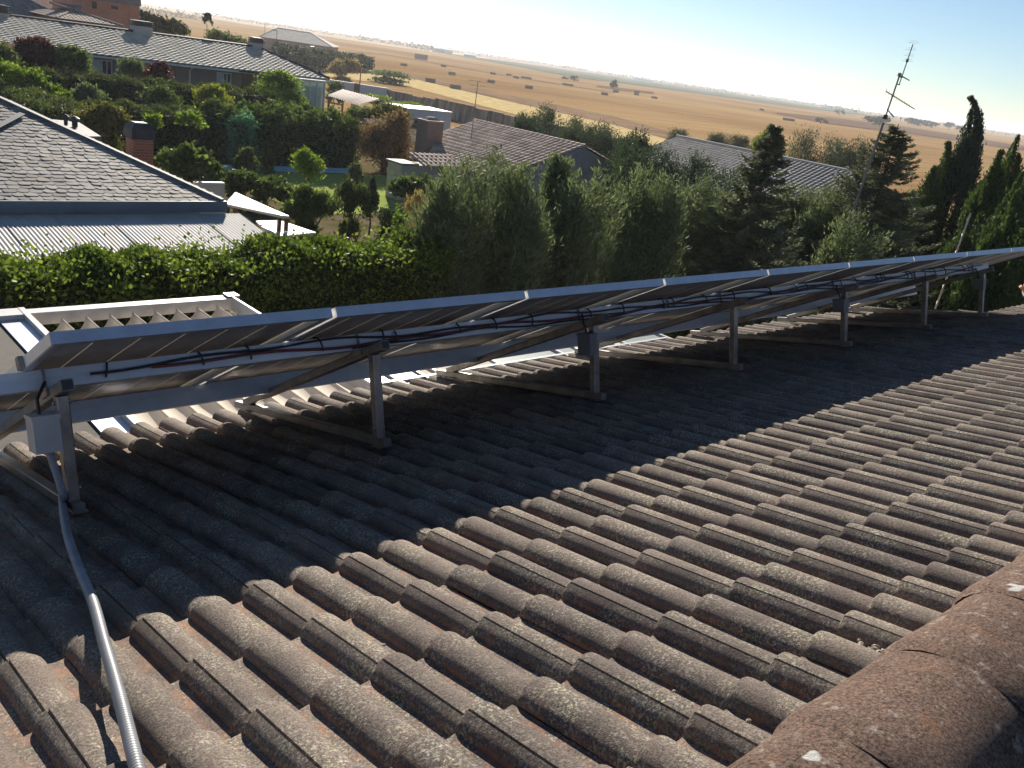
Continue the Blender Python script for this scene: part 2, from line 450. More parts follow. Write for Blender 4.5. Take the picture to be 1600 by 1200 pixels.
M['straw'] = pm('bright_dry_grass', (0.62, 0.50, 0.26), (0.44, 0.33, 0.16), 0.6, 1.0, bmp=0.5, bscale=4, spec=0)
M['track'] = pm('dusty_brown_weeds', (0.30, 0.205, 0.13), (0.20, 0.14, 0.09), 0.15, 1.0, spec=0)
M['greenfield'] = pm('far_green_crop', (0.10, 0.13, 0.085), (0.14, 0.15, 0.10), 0.01, 1.0, spec=0)
M['plough'] = pm('dark_ploughed_soil', (0.20, 0.13, 0.09), (0.14, 0.095, 0.07), 0.03, 1.0, spec=0)
M['palefield'] = pm('pale_far_stubble', (0.50, 0.39, 0.25), (0.42, 0.32, 0.2), 0.005, 1.0, spec=0)
GZ = -2.0
patch('straw_strip', zpts([(500, 118), (640, 136), (800, 178), (1000, 228), (1110, 245), (1120, 232), (1010, 205), (800, 160), (640, 122), (500, 108)], GZ), M['straw'], 'bright yellow strip of dry grass beyond the stone wall', 0.05)
patch('weed_verge', zpts([(590, 112), (700, 135), (800, 160), (960, 196), (1110, 236), (1112, 226), (960, 182), (800, 150), (700, 128), (590, 108)], GZ), M['track'], 'brown weedy verge between the yellow strip and the stubble field', 0.09)
patch('green_crop', zpts([(700, 85), (800, 103), (900, 122), (1030, 138), (1130, 152), (1300, 175), (1400, 186.5), (1400, 186), (1300, 169), (1130, 143.5), (1030, 128), (900, 111), (800, 97), (700, 84)], GZ), M['greenfield'], 'long dull green crop strip far out on the plain', 0.3)
patch('ploughed_field', zpts([(1210, 178), (1300, 195), (1420, 209), (1600, 236), (1600, 229), (1420, 199), (1300, 184), (1215, 176)], GZ), M['plough'], 'dark ploughed strip across the right of the plain', 0.2)
patch('ploughed_patch', zpts([(930, 136), (980, 143), (1022, 147), (1022, 144), (980, 139), (935, 134)], GZ), M['plough'], 'small dark ploughed patch behind the round bush in the field', 0.25)
patch('pale_field', zpts([(215, 10.0), (400, 41), (600, 71), (800, 97.5), (800, 96.5), (600, 65), (400, 35), (215, 7)], GZ), M['palefield'], 'pale stubble band under the horizon on the left', 0.12)
patch('field_track', zpts([(480, 80), (600, 86), (800, 121), (960, 146), (960, 144.6), (800, 119), (600, 84), (480, 77)], GZ), M['track'], 'thin brown track line crossing the stubble between bales', 0.15)

M['lawn'] = pm('short_lawn', (0.30, 0.36, 0.10), (0.21, 0.27, 0.07), 2.5, 1.0, bmp=0.6, bscale=30, spec=0)
M['soil'] = pm('garden_soil', (0.15, 0.12, 0.075), (0.09, 0.085, 0.04), 0.7, 1.0, bmp=0.5, spec=0)
M['paving'] = pm('patio_paving', (0.48, 0.42, 0.34), (0.36, 0.32, 0.27), 1.5, 0.9, spec=0.1)
def flat(name, x0, x1, y0, y1, m, label, lift):
    xs, ys = np.linspace(x0, x1, 24), np.linspace(y0, y1, 24)
    G = [[(x, y, gz(x, y) + lift) for y in ys] for x in xs]
    return tag(MB().grid(np.array(G)).build(name, m), label, name.replace('_', ' '), kind='structure')
flat('garden_soil', -8, 70, 13, 72, M['soil'], 'brown and green garden ground between the hedges', 0.012)
flat('patio', -4, 30, 4.0, 12.9, M['paving'], 'pale patio paving between the tiled house and the leafy hedge', 0.02)
flat('lawn', 19.5, 33.5, 33.5, 43.6, M['lawn'], 'sunlit green lawn in front of the pool', 0.03)

# ------------------------------------------------------------------ foliage
rng = np.random.default_rng(7)
def unit(v): return v / (np.linalg.norm(v, axis=-1, keepdims=True) + 1e-9)
def leaf_mesh(name, C, Dv, L, W, rnd, mat, parent, core=None, org=None, side=None):
    """diamond leaves: centres C, long axis Dv, length L, width W"""
    n = len(C)
    Dv = unit(Dv)
    S = rng.normal(size=(n, 3)) if side is None else side
    S = unit(S - Dv * (S * Dv).sum(1, keepdims=True))
    L = np.broadcast_to(np.asarray(L, float), (n,))[:, None]; W = np.broadcast_to(np.asarray(W, float), (n,))[:, None]
    off = np.array(parent.get('_org', (0, 0, 0)), float) if parent is not None else (np.zeros(3) if org is None else np.asarray(org, float))
    V = np.empty((n, 4, 3))
    V[:, 0] = C - Dv * L / 2; V[:, 1] = C + S * W / 2 - Dv * L * 0.08; V[:, 2] = C + Dv * L / 2; V[:, 3] = C - S * W / 2 - Dv * L * 0.08
    V = V.reshape(-1, 3) - off
    extra_v = np.zeros((0, 3)); extra_f = []
    if core is not None:
        extra_v = np.array(core.v) - off; extra_f = core.f
    nv = len(V) + len(extra_v)
    loops = np.arange(4 * n)
    if extra_f:
        el = np.concatenate([np.array(f) for f in extra_f]) + 4 * n; loops = np.concatenate([loops, el])
        ls = np.concatenate([np.arange(n) * 4, 4 * n + np.concatenate([[0], np.cumsum([len(f) for f in extra_f])[:-1]])])
    else: ls = np.arange(n) * 4
    me = bpy.data.meshes.new(name)
    me.vertices.add(nv); me.vertices.foreach_set('co', np.concatenate([V, extra_v]).astype(np.float32).ravel())
    me.loops.add(len(loops)); me.loops.foreach_set('vertex_index', loops.astype(np.int32))
    me.polygons.add(len(ls)); me.polygons.foreach_set('loop_start', ls.astype(np.int32))
    me.materials.append(mat)
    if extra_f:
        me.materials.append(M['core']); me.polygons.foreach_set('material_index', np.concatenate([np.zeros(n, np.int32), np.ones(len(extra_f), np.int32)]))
    me.update(calc_edges=True); me.validate()
    set_rnd(me, np.concatenate([np.clip(rnd, 0, 1), np.zeros(len(extra_f))]))
    o = bpy.data.objects.new(name, me)
    if parent is None: o.location = off
    o['_org'] = tuple(off)
    return link(o, parent)

def lump(c, r, seed=0, nu=10, nv=7, mb=None, sq=0.0):       # rough ellipsoid
    mb = mb or MB(); g = np.random.default_rng(seed); vs = []
    for i in range(nv + 1):
        a = -math.pi / 2 + math.pi * i / nv
        for j in range(nu):
            b = 2 * math.pi * j / nu; k = 1 + g.uniform(-0.16, 0.16)
            vs.append((c[0] + r[0] * k * math.cos(a) * math.cos(b), c[1] + r[1] * k * math.cos(a) * math.sin(b), c[2] + r[2] * k * math.sin(a)))
    fs = [(i * nu + j, i * nu + (j + 1) % nu, (i + 1) * nu + (j + 1) % nu, (i + 1) * nu + j) for i in range(nv) for j in range(nu)]
    return mb.add(vs, fs)

def blob_leaves(blobs, n, leaf, clump=0.2, clumps=26, up=0.3, hue=0.0):
    C, D, R = [], [], []
    vol = np.array([(b[3] * b[4] * b[5]) ** 0.67 for b in blobs]); vol /= vol.sum()
    for b, w in zip(blobs, vol):
        k = max(40, int(n * w)); c = np.array(b[:3]); r = np.array(b[3:6])
        dirs = unit(rng.normal(size=(clumps, 3))); dirs[:, 2] = np.where(dirs[:, 2] < -0.35, -dirs[:, 2], dirs[:, 2])
        cr = rng.uniform(0.55, 1.05, clumps); tone = rng.uniform(-0.22, 0.22, clumps)
        ci = rng.integers(0, clumps, k)
        p = dirs[ci] * cr[ci][:, None] + rng.normal(size=(k, 3)) * clump
        C.append(c + p * r); D.append(dirs[ci] * 0.6 + rng.normal(size=(k, 3)) * 0.7 + np.array([0, 0, up]))
        R.append(0.5 + tone[ci] + rng.normal(size=k) * 0.16 + hue)
    return np.concatenate(C), np.concatenate(D), np.concatenate(R)

LM = {
 'netgreen': M['netgreen'],
 'ivy': leafm('ivy_leaf', (0.030, 0.050, 0.013), (0.062, 0.098, 0.022), (0.17, 0.22, 0.045), 0.45, 0.25, 0.6),
 'box': leafm('clipped_hedge_leaf', (0.028, 0.042, 0.017), (0.062, 0.088, 0.030), (0.13, 0.15, 0.052), 0.35),
 'cyp': leafm('cypress_spray', (0.055, 0.068, 0.050), (0.112, 0.142, 0.092), (0.20, 0.24, 0.15), 0.35, 0.15),
 'cypdark': leafm('dark_cypress_spray', (0.020, 0.036, 0.024), (0.040, 0.066, 0.042), (0.080, 0.115, 0.066), 0.25, 0.15),
 'spruce': leafm('spruce_needle', (0.034, 0.045, 0.034), (0.080, 0.098, 0.072), (0.21, 0.22, 0.165), 0.28, 0.25),
 'thuja': leafm('thuja_spray', (0.028, 0.050, 0.018), (0.058, 0.095, 0.03), (0.11, 0.155, 0.05), 0.3, 0.15),
 'green': leafm('shrub_leaf', (0.035, 0.055, 0.022), (0.075, 0.110, 0.038), (0.14, 0.185, 0.065), 0.38),
 'bright': leafm('bright_leaf', (0.065, 0.11, 0.018), (0.13, 0.20, 0.030), (0.23, 0.30, 0.05), 0.45),
 'yellow': leafm('yellow_green_leaf', (0.09, 0.12, 0.02), (0.18, 0.20, 0.035), (0.30, 0.30, 0.06), 0.45),
 'olive': leafm('olive_brown_leaf', (0.06, 0.065, 0.022), (0.115, 0.115, 0.04), (0.20, 0.17, 0.06), 0.35),
 'purple': leafm('purple_plum_leaf', (0.030, 0.010, 0.016), (0.060, 0.018, 0.026), (0.12, 0.035, 0.04), 0.35),
 'rosy': leafm('rosy_new_leaf', (0.16, 0.05, 0.05), (0.26, 0.09, 0.08), (0.36, 0.15, 0.12), 0.4),
 'grey': leafm('grey_green_leaf', (0.06, 0.085, 0.05), (0.11, 0.145, 0.085), (0.19, 0.23, 0.14), 0.35),
 'brown': leafm('dry_brown_leaf', (0.10, 0.065, 0.04), (0.19, 0.125, 0.075), (0.32, 0.22, 0.13), 0.3),
 'far': leafm('far_tree_leaf', (0.035, 0.05, 0.03), (0.06, 0.08, 0.045), (0.09, 0.11, 0.06), 0.2),
 'dry': leafm('dry_weed', (0.20, 0.15, 0.08), (0.33, 0.25, 0.13), (0.46, 0.37, 0.2), 0.3),
}

def shrub(name, base, blobs, n, leaf, mat, label, cat, trunk=True, group=None, up=0.3, clump=0.2, clumps=26, stemr=0.05, asp=0.55, limbs=4):
    base = np.array([base[0], base[1], gz(base[0], base[1]) - 0.05])
    if cat != 'tree':                      # bushes are leafy down to the ground
        lo = min(b[2] - b[5] for b in blobs); gap = lo - base[2]
        if gap > 0.12:
            q = np.mean(np.array(blobs), 0); blobs = list(blobs) + [(q[0], q[1], base[2] + gap * 0.55, q[3] * 0.95, q[4] * 0.95, gap * 0.6 + 0.1)]; n = int(n * 1.3)
    t = thing(name, base, label, cat, group)
    C, D, R = blob_leaves(blobs, n, leaf, clump, clumps, up)
    keep = C[:, 2] > base[2] + 0.03
    C, D, R = C[keep], D[keep], R[keep]
    leaf_mesh('crown', C, D, leaf * rng.uniform(0.7, 1.3, len(C)), leaf * asp * rng.uniform(0.7, 1.3, len(C)), R, mat, t)
    mb = MB()
    bc = np.mean([np.array(b[:3]) for b in blobs], 0)
    if trunk:
        fork = base + (bc - base) * 0.45
        mb.tube([base, base + (fork - base) * 0.5 + rng.normal(size=3) * 0.03, fork], [stemr, stemr * 0.85, stemr * 0.7], 7)
        for i in range(max(limbs, len(blobs))):
            b = blobs[i % len(blobs)]; q = np.array(b[:3]) + rng.normal(size=3) * np.array(b[3:6]) * 0.45
            mb.tube([fork, (fork + q) / 2 + rng.normal(size=3) * 0.05, q], [stemr * 0.6, stemr * 0.4, stemr * 0.15], 5)
    else:
        for i in range(5):
            b = blobs[i % len(blobs)]; q = np.array(b[:3]) + rng.normal(size=3) * np.array(b[3:6]) * 0.4
            mb.tube([base + rng.normal(size=3) * np.array([0.1, 0.1, 0]), (base + q) / 2, q], [stemr * 0.7, stemr * 0.5, stemr * 0.2], 5)
    mb.build('trunk' if trunk else 'stem', M['bark'], t)
    return t

def blob_at(u0, u1, v0, v1, Y=None, Z=None, depth=0.9):
    """ellipsoid that fills a picture box at distance Y"""
    uc, vc = (u0 + u1) / 2, (v0 + v1) / 2
    c = onY(uc, vc, Y); k = px(c)
    return (c[0], c[1], c[2], k * (u1 - u0) / 2, k * (u1 - u0) / 2 * depth, k * (v1 - v0) / 2)

def hedge(name, x0, x1, y0, y1, ztop, n, leaf, mat, label, zbot=None, wob=0.10, group=None, fn=None, cat='hedge', topbias=0.35):
    """clipped hedge: leaves over the faces of a box-shaped twig mass, uneven on top"""
    xm, ym = (x0 + x1) / 2, (y0 + y1) / 2
    zb = gz(xm, ym) if zbot is None else zbot
    t = thing(name, (xm, ym, zb), label, cat, group)
    H = ztop - zb; dx, dy = x1 - x0, y1 - y0
    areas = np.array([dx * H, dx * H, dy * H, dy * H, dx * dy * (1 + topbias)])
    f = rng.choice(5, n, p=areas / areas.sum())
    a, b = rng.uniform(0, 1, n), rng.uniform(0, 1, n)
    X = np.where(f < 2, x0 + a * dx, np.where(f == 2, x0, np.where(f == 3, x1, x0 + a * dx)))
    Y = np.where(f == 0, y0, np.where(f == 1, y1, np.where(f < 4, y0 + a * dy, y0 + b * dy)))
    ph = rng.uniform(0, 6.3, 6)
    def wv(x, y): return (np.sin(x * 1.9 + ph[0]) + np.sin(x * 4.3 + ph[1] + y) + 0.7 * np.sin(x * 8.1 + ph[2]) + np.sin(y * 3.1 + ph[3])) * wob
    top = ztop + wv(X, Y) + (fn(X) if fn else 0)
    Z = np.where(f < 4, zb + b * (top - zb), top)
    nrm = np.zeros((n, 3)); nrm[f == 0, 1] = -1; nrm[f == 1, 1] = 1; nrm[f == 2, 0] = -1; nrm[f == 3, 0] = 1; nrm[f == 4, 2] = 1
    P = np.stack([X, Y, Z], 1)
    lump_ = np.sin(P[:, 0] * 3.3 + ph[4]) * np.sin(P[:, 2] * 4.1 + ph[5]) + np.sin(P[:, 0] * 7.7 + P[:, 2] * 5.0)
    P += nrm * (lump_[:, None] * wob * 0.8 + np.abs(rng.normal(size=(n, 1))) * leaf * 0.8 - leaf * 0.2) + rng.normal(size=(n, 3)) * leaf * 0.3
    Dv = nrm * 0.5 + rng.normal(size=(n, 3)) * 0.6 + np.array([0, 0, 0.45])
    core = MB()
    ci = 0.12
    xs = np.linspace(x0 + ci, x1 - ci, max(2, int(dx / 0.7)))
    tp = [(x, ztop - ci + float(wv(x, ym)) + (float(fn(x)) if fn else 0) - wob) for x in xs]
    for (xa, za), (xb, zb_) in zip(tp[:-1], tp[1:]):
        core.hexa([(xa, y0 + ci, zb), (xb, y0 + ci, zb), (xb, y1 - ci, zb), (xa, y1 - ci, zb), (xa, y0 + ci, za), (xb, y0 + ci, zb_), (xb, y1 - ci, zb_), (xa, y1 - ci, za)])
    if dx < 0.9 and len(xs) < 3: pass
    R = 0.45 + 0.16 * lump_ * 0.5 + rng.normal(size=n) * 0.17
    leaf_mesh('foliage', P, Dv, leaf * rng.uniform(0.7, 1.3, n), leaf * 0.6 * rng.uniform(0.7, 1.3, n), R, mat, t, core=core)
    return t
#PART2
# ------------------------------------------------------------------ the tiled house we stand on
def onroof(u, v, h=0.0):
    r = ray(u, v); t = -(DPL - h) / float(np.dot(r, NN)); X = r * t
    return X[0], float(np.dot(X, DN)), h

house = thing('tiled_house', RP(4.0, 4.6, -0.2) * np.array([1, 1, 0]) + np.array([0, 0, -0.5]),
              'house with a weathered double barrel tile roof carrying the solar panels', 'house')
BW, HB = 0.104, 0.041
def profile():
    P = []                                       # (x, h, valley?)
    for k in range(2):
        x0 = 0.15 * k
        n = 11
        for i in range(n + 1):
            a = math.pi * (1 - i / n); x = x0 + BW / 2 + BW / 2 * math.cos(a); h = HB * math.sin(a) ** 0.97
            if k == 1 and i == 4:
                P.append((x - 0.003, h + 0.0005, 0)); P.append((x - 0.0012, h - 0.005, 0)); P.append((x + 0.0012, h - 0.0048, 0)); P.append((x + 0.003, h + 0.0018, 0))
            else: P.append((x, h + (0.0015 if k == 1 and 4 < i < 8 else 0), 0 if 0 < i < n else 1))
        P.append((x0 + (BW + 0.15) / 2, -0.003, 1))
    P.append((0.30, 0.0, 1))
    return P
PROF = profile()
def tile_slope(name, xs, s_rows, RPf, mat, keep=None, seed=1, row=0.31):
    g = np.random.default_rng(seed); V = []; Fq = []; tone = []; val = []
    prof = np.array([(p[0], p[1]) for p in PROF]); vl = np.array([p[2] for p in PROF]); m = len(prof)
    cx = prof[:, 0] - 0.15
    for sl in s_rows:
        for x0 in xs:
            if keep and not keep(x0, sl): continue
            slip = g.normal(0, 0.0025) + (g.uniform(-0.012, 0.012) if g.random() < 0.06 else 0)
            dx, dh, yaw, tn = g.normal(0, 0.002), abs(g.normal(0, 0.002)), g.normal(0, 0.004), g.uniform(0, 1)
            ring = []
            eave_ = sl > 4.6
            if eave_: slip += 0.082
            for ds, lift, sc, und in ((0.003, -0.0165, 1.0, 1), (0.003, -0.003, 1.02, 0), (0.0, 0.0, 1.03, 0), (-0.010, 0.0008, 1.03, 0), (-0.16, -0.0085, 1.0, 0), (-(row + 0.05 + (0.085 if eave_ else 0)), -0.0215, 0.96, 0)):
                h = prof[:, 1] * (sc if not und else 0.94) + lift + dh
                if und: h = h + 0.0
                wsc = 1.0 if und else (sc - 1) * 0.95
                loc_ = np.where(prof[:, 0] < 0.12, prof[:, 0] - BW / 2, np.where(prof[:, 0] < 0.28, prof[:, 0] - 0.15 - BW / 2, 0.0)) * (vl == 0)
                xx = x0 + 0.15 + cx + dx + yaw * (ds + 0.16) + (0 if und else loc_ * wsc)
                ss = sl + ds + slip
                ring.append([RPf(a, ss + (0.004 if v_ == 1 and ds > -0.02 else 0), b) for a, b, v_ in zip(xx, h, vl)])
            b = len(V)
            for r in ring: V.extend(r)
            for i in range(5):
                for k in range(m - 1):
                    Fq.append((b + i * m + k, b + i * m + k + 1, b + (i + 1) * m + k + 1, b + (i + 1) * m + k)); tone.append(tn)
                    w = 1.0 if (vl[k] or vl[k + 1]) else (0.35 if prof[k, 1] < 0.03 else 0.08)
                    if i == 0: w = 0.6
                    val.append(w)
    mb = MB(); mb.v = [tuple(p) for p in V]; mb.f = Fq; mb.mi = [0] * len(Fq); mb.n = len(V)
    o = mb.build(name, mat, house)
    set_rnd(o.data, tone); set_rnd(o.data, val, 'val'); smooth_by_angle(o, 38)
    return o
X0 = 1.1255
xs = [X0 + 0.30 * i for i in range(-10, 35)]
rows = [2.1941 - 0.31 * j for j in range(-8, 6)]
tile_slope('roof_tiles', xs, rows, RP, M['tile'], keep=lambda x, s: x < 9.7 or s < 3.5)
S_R = 0.62
RIDGE = RP(0, S_R, 0.0)
DN2 = np.array([0, -math.cos(TH), -math.sin(TH)]); NN2 = np.array([0, -math.sin(TH), math.cos(TH)])
def RP2(x, s, h=0.0): return np.array([x, RIDGE[1], RIDGE[2]]) + DN2 * s + NN2 * h
tile_slope('rear_roof_tiles', [X0 + 0.3 * i for i in range(-8, 16)], [0.34 + 0.31 * j for j in range(12)], lambda x, s, h=0: RP2(x, s, h), M['tile'], seed=5)
# underlay so that nothing shows through between tiles
mb = MB()
mb.hexa([RP(-2, 4.68, -0.10), RP(9.75, 4.68, -0.10), RP(9.75, S_R, -0.10), RP(-2, S_R, -0.10), RP(-2, 4.68, -0.03), RP(9.75, 4.68, -0.03), RP(9.75, S_R, -0.03), RP(-2, S_R, -0.03)])
mb.hexa([RP(9.76, 3.45, -0.10), RP(11.5, 3.45, -0.10), RP(11.5, S_R, -0.10), RP(9.76, S_R, -0.10), RP(9.76, 3.45, -0.03), RP(11.5, 3.45, -0.03), RP(11.5, S_R, -0.03), RP(9.76, S_R, -0.03)])
mb.hexa([RP2(-2, 4.0, -0.10), RP2(9.75, 4.0, -0.10), RP2(9.75, 0.02, -0.10), RP2(-2, 0.02, -0.10), RP2(-2, 4.0, -0.03), RP2(9.75, 4.0, -0.03), RP2(9.75, 0.02, -0.03), RP2(-2, 0.02, -0.03)])
mb.build('roof_deck', M['wood'], house)
e0, e1 = RP(0, 4.3, -0.1), RP2(0, 3.8, -0.1)
mb = MB(); prof_ = [(e1[1], -0.5), (e0[1], -0.5), (e0[1], e0[2] - 0.02), (RIDGE[1], RIDGE[2] - 0.14), (e1[1], e1[2] - 0.02)]
mb.extrude([(-1.7, a, b) for a, b in prof_], (11.2, 0, 0))
mb.build('wall', M['wallcream'], house)
# ridge tiles
xr = [1.28 + 0.392 * i for i in range(-7, 27)]
def ridge_tile(x0, seed):
    g = np.random.default_rng(seed); mb = MB(); G = []
    tilt = g.normal(0, 0.006)
    n = 18
    st = [(-0.006, 0.972), (0.004, 1.0), (0.02, 1.025), (0.05, 1.04), (0.09, 1.03), (0.17, 1.005), (0.30, 0.99), (0.398, 0.982)]
    for dx, sc in st:
        ringp = []
        for k in range(n + 1):
            a = math.pi * 1.08 * (k / n) - math.pi * 0.04
            ca, sa = math.cos(a), math.sin(a)
            wob = 1 + 0.012 * math.sin(5 * a + x0 * 9 + dx * 4)
            y = RIDGE[1] + 0.168 * sc * ca * wob + tilt * dx
            z = RIDGE[2] + 0.010 + 0.125 * sc * (np.sign(sa) * abs(sa) ** 0.9) * wob - 0.002 * (dx / 0.4)
            ringp.append((x0 + dx, y, z))
        G.append(ringp)
    mb.grid(np.array(G))
    o = mb.build('ridge_tile', M['ridge'], house, smooth=True); smooth_by_angle(o, 50)
for i, x in enumerate(xr): ridge_tile(x, i)
# mortar bedding under the ridge tiles
mb = MB(); g = np.random.default_rng(3)
for sgn, f in ((1, lambda x, s, h: RP(x, S_R + s, h)), (-1, lambda x, s, h: RP2(x, s, h))):
    G = []
    for x in np.arange(-1.2, 11.4, 0.03):
        j = g.normal(0, 0.006)
        G.append([f(x, 0.10, 0.07), f(x, 0.145 + j, 0.055), f(x, 0.165 + j, 0.03), f(x, 0.172 + j, -0.02)])
    mb.grid(np.array(G))
mb.build('mortar', M['ridge'], house, smooth=True)
# loose mortar rubble
mb = MB(); g = np.random.default_rng(9)
cx_, cs_, _ = onroof(1350, 1012, 0.02)
for k in range(34):
    c = RP(cx_ + g.normal(0, 0.022), cs_ + g.normal(0, 0.03), 0.012 + abs(g.normal(0, 0.006))); r = g.uniform(0.003, 0.011)
    lump(c, (r * 1.4, r, r * 0.8), k, 6, 4, mb)
tag(mb.build('mortar_rubble', M['mortar'], org=RP(cx_, cs_, 0.01)), 'crumbled pale mortar lying in a tile valley beside the ridge', 'rubble')
PEB = [((1170, 1127), 'white pebble in the tile valley nearest the bottom edge beside the ridge'), ((1053, 1080), 'tiny white pebble lying low in a valley left of the ridge tiles'),
       ((1142, 1057), 'small white chip on the side of a barrel in mid roof'), ((948, 977), 'flat pale chip lying under a grooved tile in mid roof'), ((600, 1008), 'tiny pale pebble in a valley in the left half of the sunlit tiles')]
for k, (q, lb) in enumerate(PEB):
    a = onroof(*q, 0.012); r = 0.0038 if k else 0.006
    tag(lump(RP(*a), (r * 1.3, r, r * 0.8), k + 40, 7, 5).build('pebble', M['mortar'], org=RP(*a)), lb, 'pebble', 'pebbles on the roof tiles')

# ------------------------------------------------------------------ solar panels
PW, PL = 1.001, 1.60
def make_panel():
    org = PP(0, 0, 0)
    t = thing('solar_panel', org, 'x', 'solar panel', 'solar panels in a row along the roof')
    mb = MB()
    def bx(x0, x1, t0, t1, n0, n1, mi=0, m_=None): (m_ or mb).obox(PP(x0, t0, n0), (x1 - x0, 0, 0), PT * (t1 - t0), PN * (n1 - n0), mi)
    w = 0.011
    bx(0, PW, 0, w, 0, 0.04); bx(0, PW, PL - w, PL, 0, 0.04)
    bx(0, w, w, PL - w, 0, 0.04, 1); bx(PW - w, PW, w, PL - w, 0, 0.04, 1)
    bx(w, PW - w, w, w + 0.022, 0, 0.002); bx(w, PW - w, PL - w - 0.022, PL - w, 0, 0.002)
    bx(w, w + 0.022, w + 0.022, PL - w - 0.022, 0.0005, 0.002); bx(PW - w - 0.022, PW - w, w + 0.022, PL - w - 0.022, 0.0005, 0.002)
    mb.build('frame', [M['alu'], M['alu_lit']], t)
    m2 = MB(); a, b = w, PW - w; k = 6; gp = 0.005; cw = (b - a - 0.02 - gp * (k - 1)) / k
    x = a + 0.01
    bx(a, a + 0.0098, w, PL - w, 0.031, 0.037, 1, m2); bx(b - 0.0098, b, w, PL - w, 0.031, 0.037, 1, m2)
    for i in range(k):
        bx(x, x + cw, w, PL - w, 0.031, 0.0374, 0, m2)
        if i < k - 1: bx(x + cw + 0.0001, x + cw + gp - 0.0001, w, PL - w, 0.0312, 0.037, 1, m2)
        x += cw + gp
    m2.build('laminate', [M['laminate'], M['cellgap']], t)
    for tt in (0.30, 1.20):
        m4 = MB(); bx(-0.018, -0.001, tt, tt + 0.04, -0.002, 0.043, 0, m4); m4.build('clamp', M['alu_dull'], t)
    return t
panel = make_panel()
PITCHX, PX0 = 1.0205, 0.782
ordn = ['solar panel at the left end of the row above the conduit', 'solar panel second from the left end of the row', 'solar panel third from the left end of the row',
        'solar panel fourth from the left end of the row', 'solar panel in the middle of the row of nine', 'solar panel fourth from the far right end of the row',
        'solar panel third from the far right end of the row', 'solar panel second from the far right end of the row', 'solar panel at the far right end of the row']
for i in range(9):
    loc = PP(PX0 + PITCHX * i, 0, 0)
    p = panel if i == 0 else dup(panel, loc)
    p.location = loc; p['_org'] = tuple(loc); p['label'] = ordn[i] + ', underside towards us'

# support frames: post square to the roof, base rail on the tiles, sloping top rail
def t_of_s(s): return (4.522 - s) / (1.532 / 1.6)
def make_support():
    t = thing('panel_support', RP(0, 3.3, 0.06), 'x', 'support frame', 'triangular support frames under the solar panels')
    MB().beam(RP(0, 3.30, 0.085), RP(0, 3.30, 0.458), 0.042, 0.042, up=DN, bevel=0.004).build('post', M['alu_dull'], t)
    m = MB(); m.beam(RP(0, 3.235, 0.066), RP(0, 4.72, 0.066), 0.042, 0.036, up=NN, bevel=0.003)
    m.build('base_rail', M['alu_dull'], t)
    m = MB(); m.beam(PP(0, -0.12, -0.092), PP(0, t_of_s(3.235), -0.092), 0.042, 0.042, up=PN, bevel=0.004)
    e = PP(0, t_of_s(3.235) + 0.0015, -0.0745)
    m.build('top_rail', M['alu_dull'], t)
    MB().beam(PP(0, t_of_s(3.235), -0.092), PP(0, t_of_s(3.235) + 0.002, -0.092), 0.034, 0.034, up=PN).build('end_shade_plate', M['dark'], t)  # solid dark plate stands in for the shade inside the tube mouth
    for s in (3.285, 4.55): MB().obox(RP(-0.035, s - 0.03, 0.042), (0.07, 0, 0), DN * 0.06, NN * 0.007).build('foot_plate', M['alu_dull'], t)
    for h in (0.125, 0.435): MB().tube([RP(-0.03, 3.30, h), RP(0.03, 3.30, h)], 0.008, 6).build('bolt', M['bolt'], t)
    m = MB(); m.obox(PP(-0.0275, t_of_s(3.47), -0.095), (0.006, 0, 0), PT * 0.085, PN * 0.095); m.build('bracket', M['alu_dull'], t)
    return t
sup = make_support()
SX = [0.873, 2.165, 3.60, 4.945, 6.42, 7.84, 9.12]
sl = ['triangular metal support at the left end carrying a grey box and the conduit', 'second support frame from the left, with a bare post and no box', 'third support frame from the left with a grey box hanging on its post',
      'support frame in the middle of the row', 'fifth support frame from the left with a grey box by its post head', 'second support frame from the far right end', 'support frame at the far right end of the row']
for i, x in enumerate(SX):
    loc = RP(x, 3.3, 0.06)
    o = sup if i == 0 else dup(sup, loc)
    o.location = loc; o['_org'] = tuple(loc); o['label'] = sl[i]

def rail(name, tt, x0, x1, label, deep=0.0):
    m = MB()
    for n0, n1 in ((-0.070 - deep, -0.040), (-0.030, -0.001)): m.obox(PP(x0, tt - 0.02, n0), (x1 - x0, 0, 0), PT * 0.04, PN * (n1 - n0))
    m.obox(PP(x0, tt - 0.02, -0.040), (x1 - x0, 0, 0), PT * 0.035, PN * 0.010)
    o = m.build(name, M['alu_rail'], org=PP(x0, tt, -0.070)); return tag(o, label, 'rail', 'mounting rails under the solar panels')
RT = t_of_s(3.42)
rail('mounting_rail', RT, 0.45, 9.52, 'upper aluminium mounting rail with cables strapped along it')
rail('mounting_rail', t_of_s(4.33), 0.30, 9.98, 'lower aluminium mounting rail close above the eave tiles', deep=0.025)

